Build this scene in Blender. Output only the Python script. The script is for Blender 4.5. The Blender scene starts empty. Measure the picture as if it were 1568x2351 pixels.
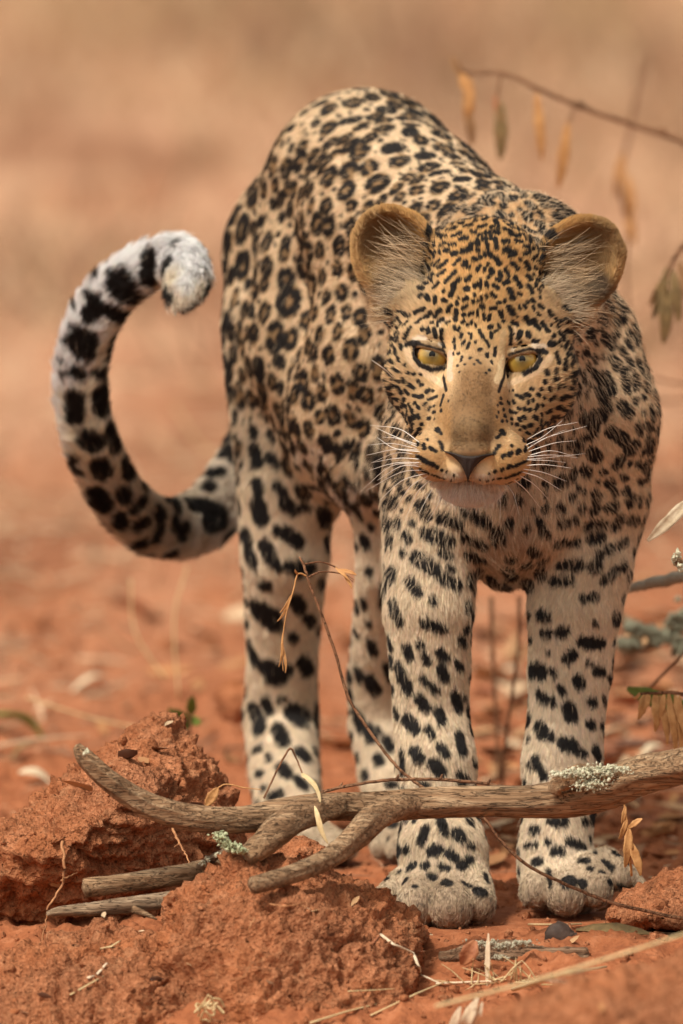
import os
HAIRS = 950000
import bpy, math, random
import numpy as np
from mathutils import Vector, Matrix
from mathutils.bvhtree import BVHTree

SEED = 7
rng = np.random.default_rng(SEED)
random.seed(SEED)
scene = bpy.context.scene
C = scene.collection

# ------------------------------------------------------------------ camera, sky, sun, exposure
PITCH = math.radians(5.0)
CAM = np.array((0.0, -10.0, 1.2232))
FPX = 28000.0
F_ = np.array((0.0, math.cos(PITCH), -math.sin(PITCH)))
U_ = np.array((0.0, math.sin(PITCH), math.cos(PITCH)))
R_ = np.array((1.0, 0.0, 0.0))
PX = 10.0 / FPX                                   # metres per picture unit at the animal's face

cam_data = bpy.data.cameras.new("camera")
cam = bpy.data.objects.new("camera", cam_data)
C.objects.link(cam)
cam.location = CAM
cam.rotation_euler = (math.pi / 2 - PITCH, 0, 0)
cam_data.sensor_fit = 'HORIZONTAL'
cam_data.sensor_width = 36.0
cam_data.lens = 36.0 * FPX / 1568.0
cam_data.clip_start = 0.1
cam_data.clip_end = 2000.0
cam_data.dof.use_dof = True
cam_data.dof.focus_distance = 9.99
cam_data.dof.aperture_fstop = 9.0
cam_data.dof.aperture_blades = 9
scene.camera = cam

SUN_EL, SUN_AZ = math.radians(52), math.radians(-60)      # azimuth measured from +Y towards +X
world = bpy.data.worlds.new("World")
scene.world = world
world.use_nodes = True
wn = world.node_tree
for n in list(wn.nodes):
    wn.nodes.remove(n)
w_out = wn.nodes.new('ShaderNodeOutputWorld')
w_bg = wn.nodes.new('ShaderNodeBackground')
w_sky = wn.nodes.new('ShaderNodeTexSky')
w_sky.sky_type = 'NISHITA'
w_sky.sun_disc = False
w_sky.sun_elevation = SUN_EL
w_sky.sun_rotation = SUN_AZ
w_sky.dust_density = 4.0
w_hsv = wn.nodes.new('ShaderNodeHueSaturation')
w_hsv.inputs['Saturation'].default_value = 0.15
wn.links.new(w_sky.outputs[0], w_hsv.inputs['Color'])
w_dust = wn.nodes.new('ShaderNodeMix'); w_dust.data_type = 'RGBA'; w_dust.blend_type = 'MULTIPLY'
w_dust.inputs[0].default_value = 1.0; w_dust.inputs[7].default_value = (1.08, 1.0, 0.88, 1)      # dusty overcast
wn.links.new(w_hsv.outputs[0], w_dust.inputs[6])
wn.links.new(w_dust.outputs[2], w_bg.inputs['Color'])
wn.links.new(w_bg.outputs[0], w_out.inputs['Surface'])
w_bg.inputs['Strength'].default_value = 0.115

sun_d = bpy.data.lights.new("sun", 'SUN')
sun_d.energy = 2.4
sun_d.angle = math.radians(10)
sun_d.color = (1.0, 0.90, 0.76)
sun = bpy.data.objects.new("sun", sun_d)
C.objects.link(sun)
_sd = Vector((math.sin(SUN_AZ) * math.cos(SUN_EL), math.cos(SUN_AZ) * math.cos(SUN_EL), math.sin(SUN_EL)))
_sd = Vector((-0.45, -0.55, 1.0)).normalized()
sun.rotation_euler = _sd.to_track_quat('Z', 'Y').to_euler()
w_sky.sun_elevation = math.asin(_sd.z)
w_sky.sun_rotation = math.atan2(_sd.x, _sd.y)

vs = scene.view_settings
vs.view_transform = 'Standard'
vs.look = 'None'
vs.gamma = 1.0
vs.exposure = 0.30
try:
    vs.use_curve_mapping = False
except Exception:
    pass
scene.render.engine = 'CYCLES'
scene.cycles.max_bounces = 6
scene.cycles.diffuse_bounces = 3
scene.cycles.glossy_bounces = 2
scene.cycles.transparent_max_bounces = 8
scene.cycles.use_denoising = True
try:
    scene.cycles_curves.shape = 'RIBBONS'
except Exception:
    pass

# ------------------------------------------------------------------ helpers
def P(u, v, Y):
    """World point at depth Y (metres beyond the animal's face) lying towards u, v."""
    d = F_ + (u - 784.0) / FPX * R_ + (1175.0 - v) / FPX * U_
    return CAM + d * ((Y - CAM[1]) / d[1])

def pix(p):
    q = p - CAM
    dz = q @ F_
    return 784.0 + FPX * (q @ R_) / dz, 1175.0 - FPX * (q @ U_) / dz, dz

def pxs(Y):
    return (10.0 + Y) / FPX

_tab = np.random.default_rng(3).random((32, 32, 32)).astype(np.float32)
def vnoise(p, freq=1.0, seed=0.0):
    """Value noise in -1..1 for an (N,3) array."""
    q = p * freq + (seed * 7.31 + 100.0)
    i = np.floor(q).astype(np.int64)
    f = (q - i).astype(np.float32)
    f = f * f * f * (f * (f * 6 - 15) + 10)
    i0 = i & 31
    i1 = (i + 1) & 31
    fx, fy, fz = f[:, 0], f[:, 1], f[:, 2]
    t = _tab
    def g(a, b, c):
        return t[a, b, c]
    x00 = g(i0[:, 0], i0[:, 1], i0[:, 2]) * (1 - fx) + g(i1[:, 0], i0[:, 1], i0[:, 2]) * fx
    x10 = g(i0[:, 0], i1[:, 1], i0[:, 2]) * (1 - fx) + g(i1[:, 0], i1[:, 1], i0[:, 2]) * fx
    x01 = g(i0[:, 0], i0[:, 1], i1[:, 2]) * (1 - fx) + g(i1[:, 0], i0[:, 1], i1[:, 2]) * fx
    x11 = g(i0[:, 0], i1[:, 1], i1[:, 2]) * (1 - fx) + g(i1[:, 0], i1[:, 1], i1[:, 2]) * fx
    y0 = x00 * (1 - fy) + x10 * fy
    y1 = x01 * (1 - fy) + x11 * fy
    return (y0 * (1 - fz) + y1 * fz) * 2 - 1

def fbm(p, freq, octaves=4, gain=0.5, seed=0.0, ridged=False):
    s = np.zeros(len(p), np.float32)
    a = 1.0
    for o in range(octaves):
        n = vnoise(p, freq * 2.03 ** o, seed + o * 1.7)
        if ridged:
            n = 1 - 2 * np.abs(n)
        s += a * n
        a *= gain
    return s

def mesh_obj(name, verts, faces, mat=None, parent=None, smooth=True):
    verts = np.ascontiguousarray(verts, dtype=np.float32)
    me = bpy.data.meshes.new(name)
    if isinstance(faces, np.ndarray):
        n, k = faces.shape
        me.vertices.add(len(verts))
        me.vertices.foreach_set('co', verts.ravel())
        me.loops.add(n * k)
        me.loops.foreach_set('vertex_index', np.ascontiguousarray(faces, dtype=np.int32).ravel())
        me.polygons.add(n)
        me.polygons.foreach_set('loop_start', np.arange(0, n * k, k, dtype=np.int32))
        me.polygons.foreach_set('loop_total', np.full(n, k, dtype=np.int32))
        me.update(calc_edges=True)
    else:
        me.from_pydata([tuple(map(float, v)) for v in verts], [], faces)
        me.update()
    if smooth:
        me.polygons.foreach_set('use_smooth', np.ones(len(me.polygons), dtype=bool))
    if mat is not None:
        me.materials.append(mat)
    o = bpy.data.objects.new(name, me)
    C.objects.link(o)
    if parent is not None:
        o.parent = parent
        o.matrix_parent_inverse = Matrix.Identity(4)
    return o

def add_col(me, name, cols, domain='POINT'):
    a = me.attributes.new(name, 'FLOAT_COLOR', domain)
    c = np.ones((len(cols), 4), np.float32)
    c[:, :cols.shape[1]] = cols
    a.data.foreach_set('color', c.ravel())

def tag(o, label=None, cat=None, group=None, kind=None):
    if label: o['label'] = label
    if cat: o['category'] = cat
    if group: o['group'] = group
    if kind: o['kind'] = kind
    return o

def empty(name, loc, label, cat, group=None):
    o = bpy.data.objects.new(name, None)
    o.empty_display_size = 0.05
    C.objects.link(o)
    o.location = loc
    return tag(o, label, cat, group)

def rebase(root, child):
    """Child geometry was written in world space: keep it there under the root."""
    child.parent = root
    child.matrix_parent_inverse = Matrix.Translation(root.location).inverted()

class NT:
    """Tiny node-tree writer."""
    def __init__(self, name):
        self.m = bpy.data.materials.new(name)
        self.m.use_nodes = True
        self.t = self.m.node_tree
        for n in list(self.t.nodes):
            self.t.nodes.remove(n)
        self.out = self.n('ShaderNodeOutputMaterial')
        self.b = self.n('ShaderNodeBsdfPrincipled')
        self.l(self.b.outputs[0], self.out.inputs['Surface'])
    def n(self, t, **kw):
        x = self.t.nodes.new(t)
        for k, v in kw.items():
            setattr(x, k, v)
        return x
    def l(self, a, b):
        self.t.links.new(a, b)
    def set(self, **kw):
        for k, v in kw.items():
            self.b.inputs[k.replace('_', ' ')].default_value = v
    def noise(self, scale, detail=4, rough=0.5, coord=None, dist=0.0):
        x = self.n('ShaderNodeTexNoise')
        x.inputs['Scale'].default_value = scale
        x.inputs['Detail'].default_value = detail
        x.inputs['Roughness'].default_value = rough
        x.inputs['Distortion'].default_value = dist
        self.l(coord if coord is not None else self.obj(), x.inputs['Vector'])
        return x.outputs['Fac']
    def obj(self):
        if not hasattr(self, '_o'):
            self._o = self.n('ShaderNodeTexCoord').outputs['Object']
        return self._o
    def ramp(self, fac, stops, interp='LINEAR'):
        x = self.n('ShaderNodeValToRGB')
        x.color_ramp.interpolation = interp
        el = x.color_ramp.elements
        while len(el) > 1:
            el.remove(el[-1])
        el[0].position = stops[0][0]
        el[0].color = (*stops[0][1], 1)
        for p, c in stops[1:]:
            e = el.new(p)
            e.color = (*c, 1)
        self.l(fac, x.inputs['Fac'])
        return x.outputs['Color']
    def mix(self, fac, a, b, mode='MIX'):
        x = self.n('ShaderNodeMix', data_type='RGBA', blend_type=mode)
        for s, v in ((0, fac), (6, a), (7, b)):
            if hasattr(v, 'is_linked') or hasattr(v, 'links'):
                self.l(v, x.inputs[s])
            elif s == 0:
                x.inputs[0].default_value = v
            else:
                x.inputs[s].default_value = (*v, 1)
        return x.outputs[2]
    def attr(self, name):
        x = self.n('ShaderNodeAttribute')
        x.attribute_name = name
        return x.outputs['Color']
    def bump(self, h, strength=0.5, dist=0.002, prev=None):
        x = self.n('ShaderNodeBump')
        x.inputs['Strength'].default_value = strength
        x.inputs['Distance'].default_value = dist
        self.l(h, x.inputs['Height'])
        if prev is not None:
            self.l(prev, x.inputs['Normal'])
        return x.outputs['Normal']
    def scaled(self, sx, sy, sz, src=None):
        x = self.n('ShaderNodeMapping')
        x.inputs['Scale'].default_value = (sx, sy, sz)
        self.l(src if src is not None else self.obj(), x.inputs['Vector'])
        return x.outputs[0]

# swept tube: points (N,3), radii (N,), returns verts, quad faces
def catmull(pts, rad, sub):
    pts = np.asarray(pts, float); rad = np.asarray(rad, float)
    if len(pts) < 3 or sub <= 1:
        t = np.linspace(0, len(pts) - 1, (len(pts) - 1) * max(sub, 1) + 1)
        return np.stack([np.interp(t, np.arange(len(pts)), pts[:, i]) for i in range(3)], 1), np.interp(t, np.arange(len(pts)), rad)
    a = np.vstack([2 * pts[0] - pts[1], pts, 2 * pts[-1] - pts[-2]])
    out = []
    for i in range(len(pts) - 1):
        p0, p1, p2, p3 = a[i], a[i + 1], a[i + 2], a[i + 3]
        for s in np.linspace(0, 1, sub, endpoint=False):
            out.append(0.5 * (2 * p1 + (p2 - p0) * s + (2 * p0 - 5 * p1 + 4 * p2 - p3) * s * s + (3 * p1 - p0 - 3 * p2 + p3) * s ** 3))
    out.append(pts[-1])
    r = np.interp(np.linspace(0, len(pts) - 1, len(out)), np.arange(len(pts)), rad)
    return np.array(out), r

def tube(pts, rad, seg=8, cap=True, wob=0.0, seed=0, flat=1.0):
    pts = np.asarray(pts, float); rad = np.asarray(rad, float)
    n = len(pts)
    t = np.gradient(pts, axis=0)
    t /= np.linalg.norm(t, axis=1)[:, None] + 1e-12
    ref = np.array((0, 0, 1.0)) if abs(t[0][2]) < 0.9 else np.array((1.0, 0, 0))
    A = np.cross(t, ref); A /= np.linalg.norm(A, axis=1)[:, None] + 1e-12
    B = np.cross(A, t)
    an = np.linspace(0, 2 * np.pi, seg, endpoint=False)
    ring = (np.cos(an)[None, :, None] * A[:, None] + flat * np.sin(an)[None, :, None] * B[:, None])
    v = (pts[:, None] + ring * rad[:, None, None]).reshape(-1, 3)
    if wob:
        w = fbm(v, 0.6 / max(rad.mean(), 1e-5), 3, seed=seed)
        v = v + ring.reshape(-1, 3) * (w * wob * np.repeat(rad, seg))[:, None]
    f = []
    for i in range(n - 1):
        for j in range(seg):
            k = (j + 1) % seg
            f.append((i * seg + j, i * seg + k, (i + 1) * seg + k, (i + 1) * seg + j))
    f = np.array(f, int)
    if cap:
        v = np.vstack([v, pts[0] - t[0] * rad[0] * 0.35, pts[-1] + t[-1] * rad[-1] * 0.35])
        c0, c1 = len(v) - 2, len(v) - 1
        fs = [tuple(x) for x in f]
        for j in range(seg):
            k = (j + 1) % seg
            fs.append((c0, k, j)); fs.append((c1, (n - 1) * seg + j, (n - 1) * seg + k))
        return v, fs
    return v, f
# ------------------------------------------------------------------ the leopard's body as one implicit surface
# Region properties: hair length (picture units), lift, base colour, hair count weight
TAN = (0.67, 0.51, 0.335); PALE = (0.70, 0.57, 0.41); GOLD = (0.45, 0.27, 0.10); WHITE = (0.72, 0.68, 0.62)
GREY = (0.30, 0.25, 0.20); OCHRE = (0.50, 0.29, 0.11)
prims = []
def add(kind, tagn, k, hdir, **kw):
    prims.append(dict(kind=kind, tag=tagn, k=k * PX, dir=np.array(hdir, float), **kw))

GROUPS = []
def group(name, k):
    GROUPS.append((len(prims), k * PX))

def ell(c, r, tagn, k=30, hdir=(0, 0, -1), rot=None, op='+'):
    add('ell', tagn, k, hdir, c=np.array(c, float), r=np.array(r, float), rot=rot, op=op)

def cap(a, b, ra, rb, tagn, k=30, hdir=None, op='+'):
    a = np.array(a, float); b = np.array(b, float)
    if hdir is None:
        hdir = (b - a) / (np.linalg.norm(b - a) + 1e-9)
    add('cap', tagn, k, hdir, a=a, b=b, ra=ra, rb=rb, op=op)

def chain(pts, tagn, k=30, fur=8, hdir=None):
    """pts: (u, v, Y, r) with r in picture units; fur is the thickness left for the coat."""
    for p, q in zip(pts[:-1], pts[1:]):
        cap(P(*p[:3]), P(*q[:3]), (p[3] - fur) * pxs(p[2]), (q[3] - fur) * pxs(q[2]), tagn, k, hdir)

def ball(u, v, Y, r, tagn, k=40, hdir=(0, 0, -1), fur=10, sy=1.0, sx=1.0, sz=1.0):
    s = (r - fur) * pxs(Y)
    ell(P(u, v, Y), (s * sx, s * sy, s * sz), tagn, k, hdir)

# trunk
BK = (-0.35, 0.8, -0.45)
DN = (-.2, .3, -.9)
group('trunk', 70)
chain([(838, 432, .60, 226), (742, 590, .66, 226), (722, 850, .62, 185)], 'body', 60, hdir=(-.3, .4, -.85))
chain([(838, 432, .60, 226), (930, 520, .48, 229), (1060, 605, .36, 212), (1185, 650, .26, 206)], 'body', 50, hdir=BK)
chain([(930, 540, .48, 222), (930, 800, .44, 218), (850, 930, .46, 200)], 'body', 60, hdir=(-.25, .5, -.8))
chain([(790, 640, .57, 215), (770, 800, .56, 205), (800, 960, .51, 165)], 'body', 60, hdir=DN)
chain([(770, 1040, .52, 96), (860, 1058, .45, 104), (1000, 1050, .36, 120)], 'belly', 70, hdir=DN)
group('fore', 60)
chain([(1185, 640, .24, 200), (1200, 760, .18, 195)], 'body', 60, hdir=(.1, .75, -.6))
chain([(1310, 800, .22, 170), (1325, 960, .20, 184), (1345, 1120, .20, 152)], 'body', 60, hdir=(.35, .4, -.8))
chain([(1100, 850, .24, 180), (1060, 990, .20, 172), (1015, 1140, .18, 134)], 'body', 60, hdir=(-.3, .4, -.8))
chain([(1185, 900, .15, 180), (1182, 1150, .16, 152), (1160, 1272, .19, 86)], 'chest', 60, hdir=(0, .1, -1))
# fore legs
group('leg', 45)
LF = [(1012, 1130, .20, 135), (992, 1250, .17, 118), (984, 1400, .15, 108), (987, 1530, .15, 97), (990, 1640, .15, 92), (1002, 1750, .135, 98), (1008, 1850, .125, 92), (1016, 1950, .10, 108), (1022, 2020, .085, 102)]
chain(LF, 'fleg', 8, hdir=(0, -.05, -1))
group('leg', 45)
RF = [(1345, 1150, .22, 143), (1330, 1290, .19, 128), (1318, 1400, .18, 113), (1308, 1540, .18, 101), (1300, 1650, .175, 93),
      (1290, 1750, .165, 99), (1283, 1850, .15, 88), (1275, 1940, .14, 90), (1275, 2000, .13, 88)]
chain(RF, 'fleg', 8, hdir=(.05, -.05, -1))
def toes(foot, ts, k=5):
    """foot: a chain of (u, v, Y, r); ts: toe balls with the knuckle behind each"""
    group('paw', 22)
    chain(foot, 'paw', 16, hdir=(0, -1, -.4), fur=6)
    for (u0, v0, Y0, r0, u1, v1, Y1, r1) in ts:
        cap(P(u0, v0, Y0), P(u1, v1, Y1), (r0 - 6) * pxs(Y0), (r1 - 6) * pxs(Y1), 'paw', k, (0, -.9, -.5))
toes([(1022, 2010, .10, 100), (1015, 2052, .085, 92)],
     [(930, 2030, .09, 48, 890, 2062, .062, 40), (975, 2035, .07, 56, 955, 2082, .035, 55),
      (1035, 2035, .07, 56, 1035, 2086, .025, 57), (1085, 2030, .075, 50, 1096, 2074, .04, 48)])
toes([(1278, 1990, .14, 92), (1300, 2030, .125, 84), (1370, 2010, .13, 60)],
     [(1250, 2010, .12, 48, 1232, 2046, .09, 46), (1300, 2020, .11, 54, 1300, 2058, .07, 50),
      (1350, 2005, .11, 54, 1365, 2040, .08, 50), (1385, 1985, .125, 48, 1425, 2010, .10, 42), (1430, 2000, .11, 34, 1468, 2026, .095, 20)])
# hind legs
group('leg', 70)
HL = [(672, 760, .62, 165), (650, 980, .60, 124), (655, 1120, .57, 117), (655, 1270, .57, 108), (650, 1420, .60, 92),
      (648, 1540, .62, 86), (645, 1640, .635, 92), (652, 1760, .60, 87), (663, 1850, .56, 84), (690, 1925, .53, 72)]
chain(HL, 'hleg', 8, hdir=(0, 0, -1))
group('leg', 70)
chain([(745, 960, .535, 80), (725, 1140, .545, 60)], 'hleg', 40, hdir=(0, 0, -1))
group('leg', 60)
HR = [(890, 1020, .50, 110), (880, 1180, .47, 78), (878, 1300, .48, 66), (872, 1430, .52, 66), (868, 1560, .56, 76),
      (870, 1650, .57, 76), (885, 1780, .54, 66), (905, 1880, .50, 62)]
chain(HR, 'hleg', 8, hdir=(0, 0, -1))
toes([(700, 1920, .52, 66), (730, 1940, .48, 62)],
     [(670, 1930, .50, 34, 655, 1955, .47, 34), (710, 1930, .48, 38, 705, 1956, .44, 38),
      (750, 1925, .48, 38, 755, 1950, .44, 38), (780, 1930, .48, 32, 795, 1950, .455, 32)])
toes([(905, 1900, .49, 60), (920, 1930, .46, 56)],
     [(880, 1920, .47, 32, 875, 1945, .44, 32), (920, 1920, .46, 38, 915, 1948, .42, 36), (960, 1920, .46, 34, 960, 1945, .43, 32)])
# tail
group('tail', 25)
TAIL = [(640, 860, .78, 60), (600, 980, .77, 66), (548, 1095, .74, 72), (480, 1180, .69, 74), (400, 1212, .64, 72), (322, 1190, .59, 70),
        (258, 1120, .55, 67), (212, 1020, .52, 66), (186, 920, .51, 65), (190, 810, .50, 65), (226, 712, .49, 64),
        (290, 640, .48, 62), (360, 603, .47, 60), (412, 596, .44, 60), (432, 636, .40, 56), (418, 668, .38, 48)]
tp, tr = catmull([P(*t[:3]) for t in TAIL], [(t[3] - 13) * pxs(t[2]) for t in TAIL], 3)
for i in range(len(tp) - 1):
    cap(tp[i], tp[i + 1], tr[i], tr[i + 1], 'tail', 4)
# neck
group('neck', 50)
cap(P(1180, 720, .17), P(1112, 750, .06), 180 * PX, 168 * PX, 'neck', 40, (.05, .85, .3))
N_BODY = len(prims)

# head, in its own frame (picture units): x right, y back, z up, origin between the eyes
ROLL, YAW = math.radians(3.0), math.radians(2.5)
HX = math.cos(ROLL) * R_ - math.sin(ROLL) * U_
HZ = math.sin(ROLL) * R_ + math.cos(ROLL) * U_
HY = F_.copy()
HX, HY = math.cos(YAW) * HX - math.sin(YAW) * HY, math.cos(YAW) * HY + math.sin(YAW) * HX
HO = P(1095, 824, 0.0)
HM = np.stack([HX, HY, HZ], 1)                      # local -> world
def H(x, y, z):
    return HO + HM @ (np.array((x, y, z), float) * PX)
def hl(p):
    return ((p - HO) @ HM) / PX
def roty(deg, base=None):
    a = math.radians(deg)
    m = np.array(((math.cos(a), 0, math.sin(a)), (0, 1, 0), (-math.sin(a), 0, math.cos(a))))
    return HM @ m
def hell(c, r, tagn='head', k=30, deg=0, op='+', hdir=(0, 0, 0)):
    ell(H(*c), np.array(r, float) * PX, tagn, k, hdir, rot=roty(deg), op=op)
def hcap(a, b, ra, rb, tagn='head', k=25, op='+', hdir=(0, 0, 0)):
    cap(H(*a), H(*b), ra * PX, rb * PX, tagn, k, hdir, op=op)

hell((0, 150, 95), (170, 180, 165))
hell((0, 70, 120), (135, 110, 135))
hell((0, 120, 235), (125, 120, 90), 'head', 40)
for s in (-1, 1):
    hell((s * 112 + 4, 100, 85), (92, 90, 115), 'head', 45)
EYE_C = (104, 14, 1)
EYE_R = 47.0
for s in (-1, 1):
    hell((s * 124 + 9, 62, -38), (92, 100, 112), 'head', 40)
    hell((s * 86 + 4, 0, -136), (72, 88, 80), 'head', 40)
    hcap((s * 48, -22, 52), (s * 150, 14, 44), 24, 24, 'head', 22)
    hcap((s * 60, -30, -78), (s * 170, 28, -50), 26, 24, 'head', 26)
    hcap((s * 46, -34, 20), (s * 40, -80, -60), 20, 26, 'bridge', 20)
hcap((0, -35, 10), (0, -178, -172), 40, 44, 'bridge', 24)
hcap((0, 0, 60), (0, -35, 10), 50, 40, 'head', 30)
hell((0, -85, -190), (98, 100, 84), 'muzzle', 26)
hcap((0, -84, -80), (0, -106, -190), 78, 86, 'bridge', 24)
for s in (-1, 1):
    hell((s * 70, -118, -222), (69, 74, 62), 'muzzle', 16, deg=s * 14)
    hell((s * 33, -158, -254), (36, 36, 31), 'muzzle', 14)
hell((0, -74, -282), (44, 38, 24), 'chin', 14)
hell((0, -28, -280), (66, 80, 38), 'chin', 25)
hell((0, -196, -208), (44, 26, 24), 'bridge', 12)
# the grooves between and below the lips
hcap((0, -215, -252), (0, -195, -292), 5, 5, 'muzzle', 6, op='-')
# eye sockets and lids
LIDS = []
def eye_pt(s, x, z, R):
    """x measured towards the nose, z up, from the eye's centre; lies on the ball of radius R"""
    y = -math.sqrt(max(R * R - x * x - z * z, 1.0)) if x * x + z * z < R * R else -1.0
    return (s * (EYE_C[0] - x), EYE_C[1] + y, EYE_C[2] + z)
UP = [(-45, 14), (-38, 22), (-26, 24), (-10, 21), (8, 17), (24, 11), (38, -2), (45, -34)]
LO = [(-45, 20), (-45, 2), (-38, -21), (-23, -35), (-2, -41), (20, -44), (34, -44), (45, -44)]
for s in (-1, 1):
    hell((s * EYE_C[0], EYE_C[1], EYE_C[2]), (EYE_R + 4, EYE_R + 6, EYE_R + 2), 'lid', 6, op='-')
    for L, r in ((UP, 7.5), (LO, 5.5)):
        for (x0, z0), (x1, z1) in zip(L[:-1], L[1:]):
            g = 1.14 if L is UP else 1.10
            hcap(eye_pt(s, x0 * g, z0 * g, EYE_R + 6), eye_pt(s, x1 * g, z1 * g, EYE_R + 6), r, r, 'lid', 8)
# ears: thin cups opening forward and outward
for s in (-1, 1):
    hell((s * 210 + 8, 112, 232), (97, 60, 119), 'earback', 18, deg=s * 32)
    hell((s * 160, 120, 140), (70, 60, 80), 'earbase', 30)
    hell((s * 212 + 8, 62, 232), (86, 84, 107), 'earin', 4, deg=s * 32, op='-')
    hell((s * 196 + 8, 80, 180), (58, 50, 70), 'earin', 8, deg=s * 20, op='-')
    hcap((s * 242 + 8, 110, 160), (s * 208 + 4, 116, 112), 14, 20, 'earback', 14)
    hcap((s * 150, 60, 150), (s * 192, 76, 108), 26, 22, 'earbase', 16)

def prim_d(p, q):
    if p['kind'] == 'ell':
        x = q - p['c']
        if p['rot'] is not None:
            x = x @ p['rot']
        k0 = np.linalg.norm(x / p['r'], axis=1)
        k1 = np.linalg.norm(x / (p['r'] ** 2), axis=1) + 1e-9
        return k0 * (k0 - 1.0) / k1
    ba = p['b'] - p['a']
    pa = q - p['a']
    h = np.clip(pa @ ba / max(ba @ ba, 1e-12), 0, 1)
    return np.linalg.norm(pa - h[:, None] * ba, axis=1) - (p['ra'] + (p['rb'] - p['ra']) * h)

def prim_box(p, m):
    if p['kind'] == 'ell':
        r = p['r'].max() if p['rot'] is not None else p['r']
        return p['c'] - r - m, p['c'] + r + m
    r = max(p['ra'], p['rb'])
    return np.minimum(p['a'], p['b']) - r - m, np.maximum(p['a'], p['b']) + r + m

def sdf(q, margin=0.03):
    """Smooth union of the body, then of the head onto it."""
    order = np.argsort(q[:, 0], kind='stable')
    qs = q[order]
    xs = qs[:, 0]
    def run(ps):
        D = np.full(len(qs), 1.0)
        for p in ps:
            lo, hi = prim_box(p, margin + p['k'] + 0.02)
            i0, i1 = np.searchsorted(xs, lo[0]), np.searchsorted(xs, hi[0])
            if i1 <= i0:
                continue
            sub = qs[i0:i1]
            m = (sub[:, 1] > lo[1]) & (sub[:, 1] < hi[1]) & (sub[:, 2] > lo[2]) & (sub[:, 2] < hi[2])
            idx = np.nonzero(m)[0] + i0
            if not len(idx):
                continue
            d = prim_d(p, qs[idx])
            a = D[idx]
            k = p['k']
            if p['op'] == '+':
                h = np.maximum(k - np.abs(a - d), 0) / k
                D[idx] = np.minimum(a, d) - h * h * k * 0.25
            else:
                d = -d
                h = np.maximum(k - np.abs(a - d), 0) / k
                D[idx] = np.maximum(a, d) + h * h * k * 0.25
        return D
    gi = [g for g in GROUPS if g[0] < N_BODY] + [(N_BODY, 0)]
    a = None
    for (s0, k), (s1, _) in zip(gi[:-1], gi[1:]):
        d = run(prims[s0:s1])
        if a is None:
            a = d
        else:
            h = np.maximum(k - np.abs(a - d), 0) / k
            a = np.minimum(a, d) - h * h * k * 0.25
    b = run(prims[N_BODY:])
    k = 26 * PX
    h = np.maximum(k - np.abs(a - b), 0) / k
    D = np.minimum(a, b) - h * h * k * 0.25
    out = np.empty_like(D)
    out[order] = D
    return out

def axis(lo, hi, f0, f1, fine, coarse):
    a = np.arange(lo, f0, coarse); b = np.arange(f0, f1, fine); c = np.arange(f1, hi, coarse)
    return np.concatenate([a, b, c])

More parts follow.
